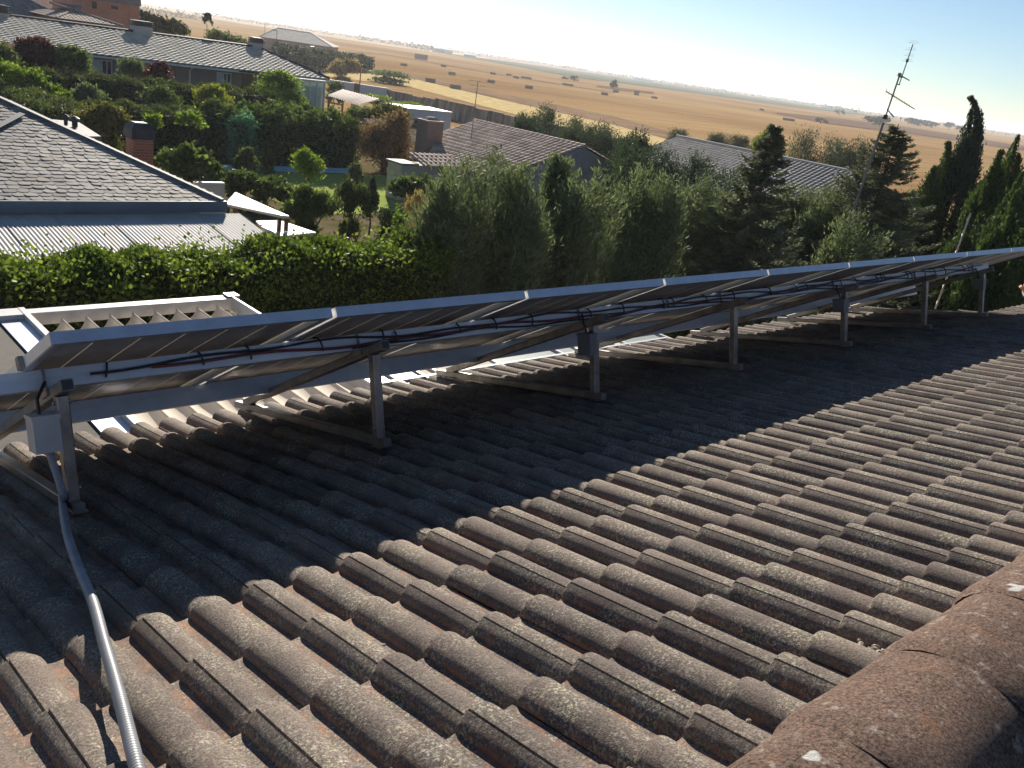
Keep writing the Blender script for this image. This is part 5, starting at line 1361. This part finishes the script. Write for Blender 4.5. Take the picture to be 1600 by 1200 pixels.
sh_px('netted_shrub', [(354, 402, 176, 212)], 44.6, 1100, 0.16, 'netgreen', 'shrub under turquoise green netting on the hedge top', trunk=False)
sh_px('wall_shrub', [(406, 464, 116, 160), (418, 456, 112, 140)], 56, 3800, 0.2, 'bright', 'sunlit bright green shrub by the conservatory', 'shrub')
sh_px('low_bright_shrub', [(440, 478, 146, 174)], 55, 1800, 0.17, 'bright', 'low bright green shrub at the foot of the conservatory')
sh_px('fruit_tree', [(456, 502, 240, 280), (462, 486, 234, 260), (470, 504, 250, 282)], 37, 2600, 0.15, 'bright', 'small round fruit tree standing on the lawn before the pool', 'tree', base=(481, 296), stemr=0.09, clump=0.24)
sh_px('dry_tree', [(556, 610, 196, 250), (580, 642, 190, 262), (590, 640, 230, 276), (560, 600, 215, 262), (605, 640, 176, 215)], 45, 9500, 0.18, 'brown', 'dry brown leaved tree behind the lawn', 'tree', stemr=0.22, clump=0.26, clumps=34)
sh_px('tree_stump', [(546, 568, 258, 292)], 41, 1500, 0.16, 'green', 'leafy cut tree trunk standing at the end of the pool coping', 'tree', stemr=0.3)
sh_px('bamboo_clump', [(404, 432, 232, 262)], 43.2, 700, 0.22, 'olive', 'yellowish bamboo clump standing behind the pool rim', 'plant', trunk=False, up=2.0, asp=0.25)
sh_px('pool_shrub', [(368, 405, 240, 282), (378, 398, 232, 256)], 41, 2600, 0.17, 'green', 'feathery green shrub in front of the left end of the pool', trunk=False)
sh_px('vine_mass', [(352, 412, 276, 318), (395, 455, 282, 325), (358, 400, 270, 300)], 34, 6500, 0.16, 'green', 'sprawling vine leaves beside the white sheet canopies', 'vine', trunk=False, asp=0.8)
sh_px('dark_shrub', [(452, 500, 296, 345), (482, 530, 305, 352), (440, 478, 318, 350)], 28, 5200, 0.13, 'green', 'feathery shrubs mass at the near side of the lawn', trunk=False, up=0.9)
sh_px('conical_shrub', [(524, 556, 284, 345), (536, 580, 292, 352)], 29, 4600, 0.12, 'box', 'dark upright shrub pair in the middle of the lawn edge', trunk=False, up=1.2)
sh_px('small_fir', [(572, 592, 300, 345), (577, 587, 278, 310)], 29, 1900, 0.11, 'cypdark', 'small pointed dark fir right of the upright shrubs', 'tree', up=1.2)
sh_px('camellia_bush', [(606, 660, 282, 322), (630, 684, 276, 320), (648, 690, 290, 325)], 33, 4600, 0.18, 'green', 'broad leaved dark bush in front of the lean to wall', asp=0.75)
sh_px('blue_conifer', [(588, 622, 326, 352)], 24, 1600, 0.09, 'cypdark', 'low blue green conifer at the hedge end of the lawn', up=0.8)
sh_px('dry_grass_clump', [(636, 676, 306, 345)], 27, 1500, 0.2, 'dry', 'dry straw coloured grass clump left of the big cypresses', 'plant', trunk=False, up=2.0, asp=0.2)
sh_px('lime_shrub', [(612, 640, 336, 358)], 22, 1200, 0.10, 'bright', 'lime green low shrub peeping over the leafy hedge')
sh_px('garden_bush', [(540, 580, 168, 200), (560, 612, 172, 205)], 58, 3200, 0.22, 'green', 'green bushes in front of the garden shed')
sh_px('garden_tree', [(582, 632, 164, 200), (600, 640, 172, 215)], 56, 3600, 0.22, 'olive', 'olive green tree left of the container cabin', 'tree')
sh_px('ivy_bush', [(612, 660, 160, 172), (560, 612, 150, 165)], 96, 1800, 0.35, 'bright', 'ivy bush along the foot of the stained block wall')
sh_px('wall_bush', [(510, 536, 130, 146)], 100, 1500, 0.35, 'green', 'rounded bush right of the conservatory before the boundary wall')
sh_px('back_tree', [(226, 262, 28, 58), (250, 290, 34, 62), (218, 232, 18, 40)], 95, 3200, 0.4, 'far', 'dark rounded trees right of the orange brick building', 'tree')
sh_px('back_shrub', [(322, 362, 50, 76), (345, 388, 58, 80)], 88, 2200, 0.33, 'grey', 'grey green bushes behind the terrace ridge in the middle')
sh_px('bare_tree', [(318, 331, 22, 42)], 100, 240, 0.35, 'far', 'thin bare tree with a tiny crown behind the terrace ridge', 'tree', stemr=0.06)
sh_px('brush_pile', [(514, 545, 98, 122), (530, 560, 96, 118)], 150, 2600, 0.7, 'dry', 'mound of dry brush left of the utility pole', 'brush pile', trunk=False)
sh_px('fence_weeds', [(580, 640, 112, 124)], 165, 1200, 0.6, 'grey', 'grey green weeds along the edge of the yellow grass', 'plant', trunk=False)
sh_px('dark_garden_tree', [(0 + 60, 90, 0, 14), (28, 60, 2, 14)], 100, 1500, 0.4, 'purple', 'dark tree tops behind the grey hip roof', 'tree')
sh_px('lime_tree', [(1176, 1206, 214, 246), (1184, 1202, 206, 232)], 30, 2600, 0.17, 'yellow', 'lime green tree glowing behind the left spruce', 'tree')
sh_px('terrace_bush', [(600, 626, 196, 214)], 52, 1200, 0.2, 'olive', 'olive bush before the tan roofed outhouse')

# ------------------------------------------------------------------ conifers
def cypress(name, x, y, ztop, R, label, mat='cyp', plumes=120, per=46, blade=0.17, group=None, lean=(0.0, 0.0), skirt=0.8, spread=1.0, cat='cypress'):
    zb = float(gz(x, y)); H = ztop - zb
    t = thing(name, (x, y, zb), label, cat, group)
    C, D, RR = [], [], []
    nl_ = 1 if R < 0.7 else 4
    LD = [(0.0, 0.0, 1.0)] + [(rng.normal(0, 0.42) * R, rng.normal(0, 0.42) * R, rng.uniform(0.78, 0.98)) for _ in range(nl_ - 1)]
    for k in range(plumes):
        u = (k + rng.uniform(0, 1)) / plumes
        lx, ly, lh_ = LD[k % nl_]
        z0 = H * lh_ * 0.92 * u ** 0.95; a = rng.uniform(0, 2 * math.pi)
        rr_ = R * (0.8 if nl_ > 1 else 1.0) * (1 - z0 / (H * lh_)) ** 0.62 * rng.uniform(0.55, 1.12) * (0.75 + 0.25 * min(1, z0 / (0.15 * H))) + 0.06
        o_ = np.array([math.cos(a), math.sin(a), 0]); rise = min(rr_ * rng.uniform(0.7, 1.5) + 0.25, H * lh_ * 1.03 - z0)
        s = rng.uniform(0.2, 1, per) ** 0.8
        p = o_ * (rr_ * s ** 0.8)[:, None] + np.array([0, 0, 1]) * (z0 + rise * s ** 1.5)[:, None]
        tang = o_ * 0.75 * spread + np.array([0, 0, 1.0]) * (0.5 + s[:, None] * 0.8)
        wd = 0.05 + 0.13 * R * np.sin(s * math.pi) ** 0.7
        p = p + rng.normal(size=(per, 3)) * wd[:, None]
        p += np.array([lx, ly, 0]) * min(1.0, 0.35 + z0 / H)
        p += np.array([lean[0], lean[1], 0]) * (p[:, 2:3] / H) ** 2
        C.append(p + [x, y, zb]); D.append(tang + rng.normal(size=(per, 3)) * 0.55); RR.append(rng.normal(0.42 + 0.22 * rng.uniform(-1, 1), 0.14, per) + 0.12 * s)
    C, D, RR = map(np.concatenate, (C, D, RR))
    keep = C[:, 2] > zb + 0.02; C, D, RR = C[keep], D[keep], RR[keep]
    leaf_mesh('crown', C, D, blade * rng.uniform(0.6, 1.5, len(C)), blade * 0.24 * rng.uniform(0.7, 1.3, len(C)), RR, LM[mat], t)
    m = MB().tube([(x, y, zb - 0.1), (x, y, zb + H * 0.5), (x + lean[0] * 0.7, y + lean[1] * 0.7, zb + H * 0.85)], [0.05 + 0.016 * H, 0.03 + 0.008 * H, 0.012], 7)
    for k in range(7):
        z = H * (0.1 + 0.1 * k); a = k * 2.4; m.tube([(x, y, zb + z), (x + R * 0.5 * math.cos(a), y + R * 0.5 * math.sin(a), zb + z + 0.35 * R)], [0.025, 0.008], 5)
    m.build('trunk', M['bark'], t)
    return t
CY = [(712, 268, 13.3, .95, 'rounded cypress at the left end of the big cypress row'), (745, 242, 13.6, 1.15, 'broad cypress crown left of the middle in the cypress row'),
      (788, 232, 13.9, 1.2, 'tallest broad cypress in front of the brown tiled roof'), (826, 250, 13.4, 1.0, 'cypress with a loose top below the brown roof'),
      (880, 234, 14.4, .62, 'slim pointed cypress before the house gable'), (905, 272, 13.3, 1.15, 'low spreading cypress before the gable wall'),
      (950, 272, 13.5, 1.2, 'spreading cypress in the middle of the row with pale tips'), (1003, 258, 13.8, 1.2, 'full cypress right of the gable'),
      (1050, 268, 13.4, 1.1, 'cypress with upswept sprays left of the left spruce'), (1098, 272, 13.8, 1.15, 'cypress touching the left spruce'),
      (1165, 312, 15.3, 1.0, 'shaded cypress directly behind the left spruce'), (1268, 290, 14.6, 1.0, 'cypress between the two spruces, left one'), (1300, 290, 13.6, 1.05, 'light tipped cypress between the two spruces below the antenna mast'),
      (1334, 330, 11.0, 0.95, 'low cypress in front of the foot of the antenna mast'), (1122, 296, 14.2, 1.0, 'low cypress tucked against the left side of the left spruce'), (1240, 288, 15.2, 1.1, 'cypress close to the right side of the left spruce'), (1322, 282, 14.8, 1.1, 'taller cypress just behind the lower part of the antenna mast'), (1380, 310, 15.6, 1.1, 'dark cypress behind the middle of the right spruce'), (1435, 300, 15.6, 1.1, 'dark cypress behind the right side of the right spruce')]
for u, v, Y, R, lb in CY:
    p = onY(u, v, Y); cypress('cypress', p[0], Y, p[2] - 0.12, R, lb, plumes=150, per=110, blade=0.14, group='cypress row behind the solar panels')
CB = [(852, 168, 49, 1.9, 'dark ragged conifer rising over the yellow grass strip'), (898, 198, 43, 1.8, 'dark conifer right of the brown roof ridge'), (940, 196, 41.5, 2.0, 'rounded dark conifer behind the house gable'),
      (1000, 206, 31, 1.3, 'pointed dark conifer left of the long grey roof'), (1030, 232, 28, 1.8, 'dark conifer in front of the end of the long grey roof'), (985, 222, 33, 1.6, 'dark conifer behind the middle of the cypress row'),
      (1085, 246, 26, 2.0, 'dark green conifer before the long grey roof'), (1262, 203, 36, 2.6, 'broad dark conifer behind the right end of the long grey roof'), (1312, 220, 34, 2.3, 'dark conifer just left of the antenna mast'), (1346, 215, 33, 2.2, 'dark conifer behind the antenna mast'),
      (820, 182, 44, 1.6, 'small dark conifer by the stained block wall'), (1130, 212, 62, 2.2, 'far dark conifers behind the long grey roof ridge'), (1160, 216, 60, 2.2, 'far conifer clump left of the lime green tree'), (1065, 205, 66, 2.0, 'far low conifer at the left end of the long roof ridge')]
for u, v, Y, R, lb in CB:
    p = onY(u, v, Y); cypress('conifer', p[0], Y, p[2], R, lb, mat='cypdark', plumes=120, per=110, blade=0.17, group='dark conifers behind the cypress row')

def spruce(name, x, y, ztop, R, label, blade=0.10, whorl=0.20, group=None):
    zb = float(gz(x, y)); H = ztop - zb
    t = thing(name, (x, y, zb), label, 'spruce', group); C, D, RR, SD = [], [], [], []
    mb = MB().tube([(x, y, zb - 0.1), (x, y, zb + H * 0.6), (x, y, zb + H)], [0.12, 0.06, 0.012], 8)
    z = 0.4
    while z < H - 0.05:
        L0 = R * (1 - z / H) ** 0.72 + 0.08
        for k in range(11):
            a = rng.uniform(0, 2 * math.pi); L = L0 * rng.uniform(0.65, 1.18); o_ = np.array([math.cos(a), math.sin(a), 0]); sd_ = np.array([-o_[1], o_[0], 0])
            zz = z + rng.uniform(-0.1, 0.1); n_ = int(45 + 120 * L)
            s = rng.uniform(0.12, 1, n_) ** 0.75
            lat = rng.uniform(-1, 1, n_) * (0.30 * L * (1.08 - s) + 0.05)
            dz = -0.22 * L * s + 0.30 * L * s ** 3 - np.abs(lat) * 0.25
            p = o_ * (L * s)[:, None] + sd_ * lat[:, None] + np.array([0, 0, 1]) * (zz + dz)[:, None] + rng.normal(size=(n_, 3)) * 0.022
            C.append(p + [x, y, zb]); D.append(o_ * 0.8 + sd_ * (np.sign(lat) * 0.8)[:, None] + rng.normal(size=(n_, 3)) * 0.45 + [0, 0, 0.15])
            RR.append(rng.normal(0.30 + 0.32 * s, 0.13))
            mb.tube([(x, y, zb + zz), tuple(o_ * L * 0.6 + [x, y, zb + zz - 0.1 * L]), tuple(o_ * L * 0.95 + [x, y, zb + zz + 0.04 * L])], [0.018, 0.012, 0.004], 4, cap=False)
        z += whorl * rng.uniform(0.85, 1.15)
    C, D, RR = map(np.concatenate, (C, D, RR))
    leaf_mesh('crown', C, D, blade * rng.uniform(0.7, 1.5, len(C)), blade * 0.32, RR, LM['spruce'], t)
    mb.build('trunk', M['bark'], t)
p = onY(1212, 200, 12.2); spruce('spruce', p[0], 12.2, p[2], 2.25, 'left spruce with tiered branches before the long grey roof', group='spruces behind the panels')
p = onY(1404, 194, 12.4); spruce('spruce', p[0], 12.4, p[2], 3.2, 'right broad spruce beside the antenna mast', group='spruces behind the panels')

def columnar(name, x, y, ztop, R, label, n=15000, blade=0.15, mat='thuja', bend=0.0, group=None, cat='thuja', powr=0.55):
    zb = float(gz(x, y)); H = ztop - zb
    t = thing(name, (x, y, zb), label, cat, group)
    fl = 34; a0 = rng.uniform(0, 2 * math.pi, fl); z0 = rng.uniform(0.0, 0.82, fl); fr = rng.uniform(0.75, 1.15, fl); flen = rng.uniform(0.14, 0.30, fl)
    k = rng.integers(0, fl, n); s = rng.uniform(0, 1, n)
    zz = np.clip(z0[k] + flen[k] * s, 0, 1.0)
    rad = R * (1 - zz) ** powr * fr[k] * (0.9 - 0.25 * s ** 2) * np.clip(zz * 8 + 0.6, 0, 1) + 0.03
    wdt = (R * 0.30 * np.sqrt(np.clip(np.sin(np.clip(s, 0.03, 0.97) * math.pi), 0, 1)) + 0.03) * (1.15 - zz)
    P_ = np.stack([np.cos(a0[k]) * rad, np.sin(a0[k]) * rad, zz * H], 1) + rng.normal(size=(n, 3)) * np.stack([wdt, wdt, wdt * 0.8], 1)
    bx_ = bend * np.clip((zz - 0.86) / 0.14, 0, 1) ** 2
    P_ += np.array([-0.6, 0.6, 0]) * bx_[:, None]
    D_ = np.stack([np.cos(a0[k]) * 0.35, np.sin(a0[k]) * 0.35, np.ones(n)], 1) + rng.normal(size=(n, 3)) * 0.45
    leaf_mesh('crown', P_ + [x, y, zb], D_, blade * rng.uniform(0.6, 1.4, n), blade * 0.34, rng.normal(0.38 + rng.uniform(-0.18, 0.18, fl)[k], 0.14, n), LM[mat], t)
    MB().tube([(x, y, zb - 0.1), (x, y, zb + H * 0.9)], [0.1, 0.02], 7).build('trunk', M['bark'], t)
TH_L = [(1534, 156, 14.0, 1.05, 0.5, 'tall columnar cypress with a bent tip against the sky'), (1480, 224, 14.5, 0.85, 0, 'columnar thuja left of the bent tipped cypress'),
        (1592, 212, 12.5, 1.0, 0, 'thuja with the highest tip at the right edge'), (1566, 238, 11.5, 0.85, 0, 'thuja second in the right hand group with streaky sprays'), (1548, 272, 12.2, 0.8, 0, 'shorter thuja just right of the bent tipped cypress'),
        (1600, 272, 10.0, 0.8, 0, 'thuja at the right edge above the last solar panel'), (1636, 236, 10.5, 1.0, 0, 'thuja cut off by the right picture edge'), (1520, 300, 13.2, 0.8, 0, 'low thuja behind the ladder'),
        (1578, 330, 8.8, 0.75, 0, 'low thuja behind the right end of the panel row'), (1625, 330, 8.0, 0.8, 0, 'low thuja behind the satellite dish'), (1455, 330, 14.5, 0.9, 0, 'low thuja right of the right spruce')]
for u, v, Y, R, bd_, lb in TH_L:
    p = onY(u, v, Y); columnar('columnar_cypress' if bd_ else 'thuja', p[0], Y, p[2], R, lb, bend=bd_, group=None if bd_ else 'thujas at the right edge', cat='cypress' if bd_ else 'thuja', n=30000, mat='cypdark' if bd_ else 'thuja')

# ------------------------------------------------------------------ bales and bushes out on the plain
M['bale'] = pm('straw_bale', (0.42, 0.30, 0.18), (0.28, 0.20, 0.12), 4, 1.0, bmp=0.6, bscale=12, spec=0)
BL = [(631, 103, 1, 1, 'lone hay bale left of the bale stack in the field'), (693, 104.5, 1, 1, 'hay bale right of the tall bale stack'), (706, 117, 1, 1, 'hay bale in the middle of the nearer bales, above the pair'),
      (672, 128.5, 1, 1, 'hay bale nearest the brown weeds on the left'), (711, 139, 1, 1, 'hay bale nearest the television aerial, low in the field'), (767, 129.5, 1, 1, 'hay bale right of the television aerial'),
      (770, 116.5, 1, 1, 'hay bale on the track line above the aerial'), (795, 118.5, 1, 1, 'small far hay bale right of the one on the track line'), (826, 138.5, 1, 1, 'hay bale in the middle of the field left of the round bush'), (806, 122.5, 1, 1, 'far hay bale by the track, left of a similar pair'), (822, 123.2, 2, 1, 'far pair of hay bales by the track'),
      (887, 134, 2, 1, 'hay bales just below the twin bushes'), (944.5, 148.5, 1, 1, 'hay bale below the single round bush'), (962, 144.5, 1, 1, 'hay bale close to the foot of the single round bush'), (994, 148.5, 1, 2, 'hay bale in front of the small ploughed patch'), (1022, 154, 1, 1, 'low hay bale right of the small ploughed patch'),
      (1232, 188.5, 2, 1, 'hay bale above the left spruce'), (1190, 172.5, 1, 1, 'small dark hay bale left of the long ploughed strip')]
g = np.random.default_rng(5)
for u, v, nl, nh, lb in BL:
    p = onZ(u, v, GZ); vd = unit((p - CAM) * [1, 1, 0]); a = unit(np.array([vd[1], -vd[0], 0]) + vd * g.normal(0, 0.25)); c_ = np.array([-a[1], a[0], 0])
    w = 2.5 * nl; m = MB()
    t = thing('hay_bale', p, lb, 'hay bale', 'hay bales on the stubble field')
    for i in range(nl):
        s0 = -w / 2 + 2.5 * i + (0.05 if i else 0)
        for j in range(nh):
            m.extrude([p + a * (s0 + e) + [0, 0, 1.0 * j + f + 0.0] - c_ * 0.6 for e, f in ((0.08, 0), (2.42, 0), (2.48, 0.08), (2.48, 0.88), (2.40, 0.97), (0.08, 0.96), (0.02, 0.88), (0.02, 0.08))], c_ * 1.2)
    m.build('bale', M['bale'], t)
p = onZ(657.5, 93, GZ); vd = unit((p - CAM) * [1, 1, 0]); a = np.array([vd[1], -vd[0], 0])
t = thing('bale_stack', p, 'tall stack of hay bales, the biggest block in the field', 'bale stack')
m = MB()
for j in range(3):
    for i in range(3):
        for q in range(2):
            o_ = p + a * (-3.75 + 2.5 * i + 0.03) + vd * (1.25 * q) + [0, 0, 0.95 * j]
            m.obox(o_, a * 2.44, vd * 1.2, (0, 0, 0.93))
m.build('bales', M['bale'], t)
def fbush(u0, u1, vt, vb, label, n=700, mat='far', cat='bush', name='field_bush'):
    b = onZ((u0 + u1) / 2, vb, GZ); k = px(b); w = (u1 - u0) / 2 * k; h = (vb - vt) * k
    t = thing(name, b, label, cat)
    C, D, R = blob_leaves([(b[0], b[1], GZ + h * 0.5, w, w, h * 0.52)], n, 1, 0.2, 12)
    C[:, 2] = np.maximum(C[:, 2], GZ + 0.1)
    lf = max(w, h) * 0.14
    leaf_mesh('crown', C, D, lf, lf * 0.7, R - 0.15, LM[mat], t); MB().tube([b - [0, 0, 0.2], b + [0, 0, h * 0.6]], [w * 0.06, w * 0.03], 6).build('trunk', M['bark'], t)
fbush(888, 904, 119.5, 128, 'right one of the twin round bushes in the field'); fbush(877, 890, 120.5, 125.5, 'left flatter one of the twin bushes in the field')
fbush(953, 963, 127, 139.5, 'single upright round bush standing in the field')
fbush(1474, 1490, 191, 203, 'round tree on the far track at the right', 800); fbush(1491, 1502, 198, 206, 'smaller round tree right of the round one on the far track')
fbush(1350, 1388, 182, 195, 'dark thicket behind the antenna mast', 1200); fbush(1364, 1384, 190, 199, 'low dark bush below the thicket by the mast', 500)
fbush(1272, 1292, 185, 193, 'grey green low bush on the ploughed strip', 500); fbush(1304, 1318, 172, 181, 'small far bush left of the mast thicket', 400)
fbush(1505, 1520, 202, 209, 'low bush behind the columnar thuja', 300); fbush(1408, 1460, 188, 197, 'long low hedge bush right of the antenna mast', 900)
# far belts of trees on the horizon: nobody could count them
def belt(name, segs, label, n=5000):
    C, S = [], []
    for (u0, u1, d, h, dens) in segs:
        k = int(n * dens); u = rng.uniform(u0, u1, k)
        hz_ = 88 + 0.15 * (u - 800)
        for uu, hv in zip(u, hz_):
            r = ray(uu, hv); r = r / np.linalg.norm(r[:2]); dd = d * rng.uniform(0.95, 1.06)
            hh = h * 0.62 * (0.45 + 0.55 * abs(math.sin(uu * 0.31) * math.sin(uu * 0.113 + 1) + 0.4 * math.sin(uu * 0.9)))
            C.append((r[0] * dd, r[1] * dd, GZ + hh * rng.uniform(0, 1))); S.append(d * 0.0013)
    C = np.array(C); S = np.array(S)
    o = leaf_mesh(name, C, rng.normal(size=C.shape), S * rng.uniform(0.6, 1.4, len(S)), S * 0.8, rng.normal(0.4, 0.15, len(S)), LM['far'], None, org=C.mean(0))
    tag(o, label, 'trees', kind='stuff')
belt('far_woods', [(560, 705, 1500, 15, 0.45), (640, 695, 1300, 17, 0.15), (700, 900, 2300, 15, 0.35)], 'far wooded belt on the horizon left of centre', 3000)
belt('far_treeline', [(880, 1150, 2200, 16, 0.5), (1150, 1330, 2600, 15, 0.25), (1285, 1345, 1900, 15, 0.15), (1330, 1700, 2400, 12, 0.35)], 'thin dark tree line along the right horizon', 3000)
belt('far_hedgerow', [(190, 330, 900, 11, 0.4), (330, 560, 1700, 9, 0.3)], 'low dark hedgerow on the left horizon', 2600)
# pale far farm buildings
for k, (u, v, w, h, lb) in enumerate(((692, 76, 26, 5, 'white farm building beside the far woods'), (1005, 121.5, 40, 6, 'pale far building on the horizon right of centre'), (735, 79.5, 16, 3, 'low pale shed on the horizon right of the far woods'))):
    r = ray(u, v); r = r / np.linalg.norm(r[:2]); d_ = 1250 if k != 1 else 1900; b = np.array([r[0] * d_, r[1] * d_, GZ]); s_ = np.array([r[1], -r[0], 0]); q_ = np.array([r[0], r[1], 0])
    t = thing('far_barn', b, lb, 'building'); hh = (3 if k else 5)
    MB().obox(b - s_ * w / 2, s_ * w, q_ * 9, (0, 0, hh)).build('wall', M['white_paint'], t)
    MB().extrude([b - s_ * w / 2 - q_ * 0.3 + [0, 0, hh + 0.01], b - s_ * w / 2 + q_ * 9.3 + [0, 0, hh + 0.01], b - s_ * w / 2 + q_ * 4.5 + [0, 0, hh + 1.8]], s_ * w).build('roof', M['white_paint'], t)
# ------------------------------------------------------------------ the air over the plain
m = bpy.data.materials.new('thin_haze'); m.use_nodes = True; nt = m.node_tree; nt.nodes.clear()
out = nt.nodes.new('ShaderNodeOutputMaterial'); vol = nt.nodes.new('ShaderNodeVolumePrincipled')
vol.inputs['Color'].default_value = (0.86, 0.91, 1.0, 1); vol.inputs['Density'].default_value = 0.00018; vol.inputs['Anisotropy'].default_value = 0.38
nt.links.new(vol.outputs[0], out.inputs['Volume'])
hz = MB().box(-14500, 14500, -14500, 14500, -3.2, 26.0).build('haze', m); tag(hz, 'thin pale haze lying over the plain', 'haze', kind='stuff')
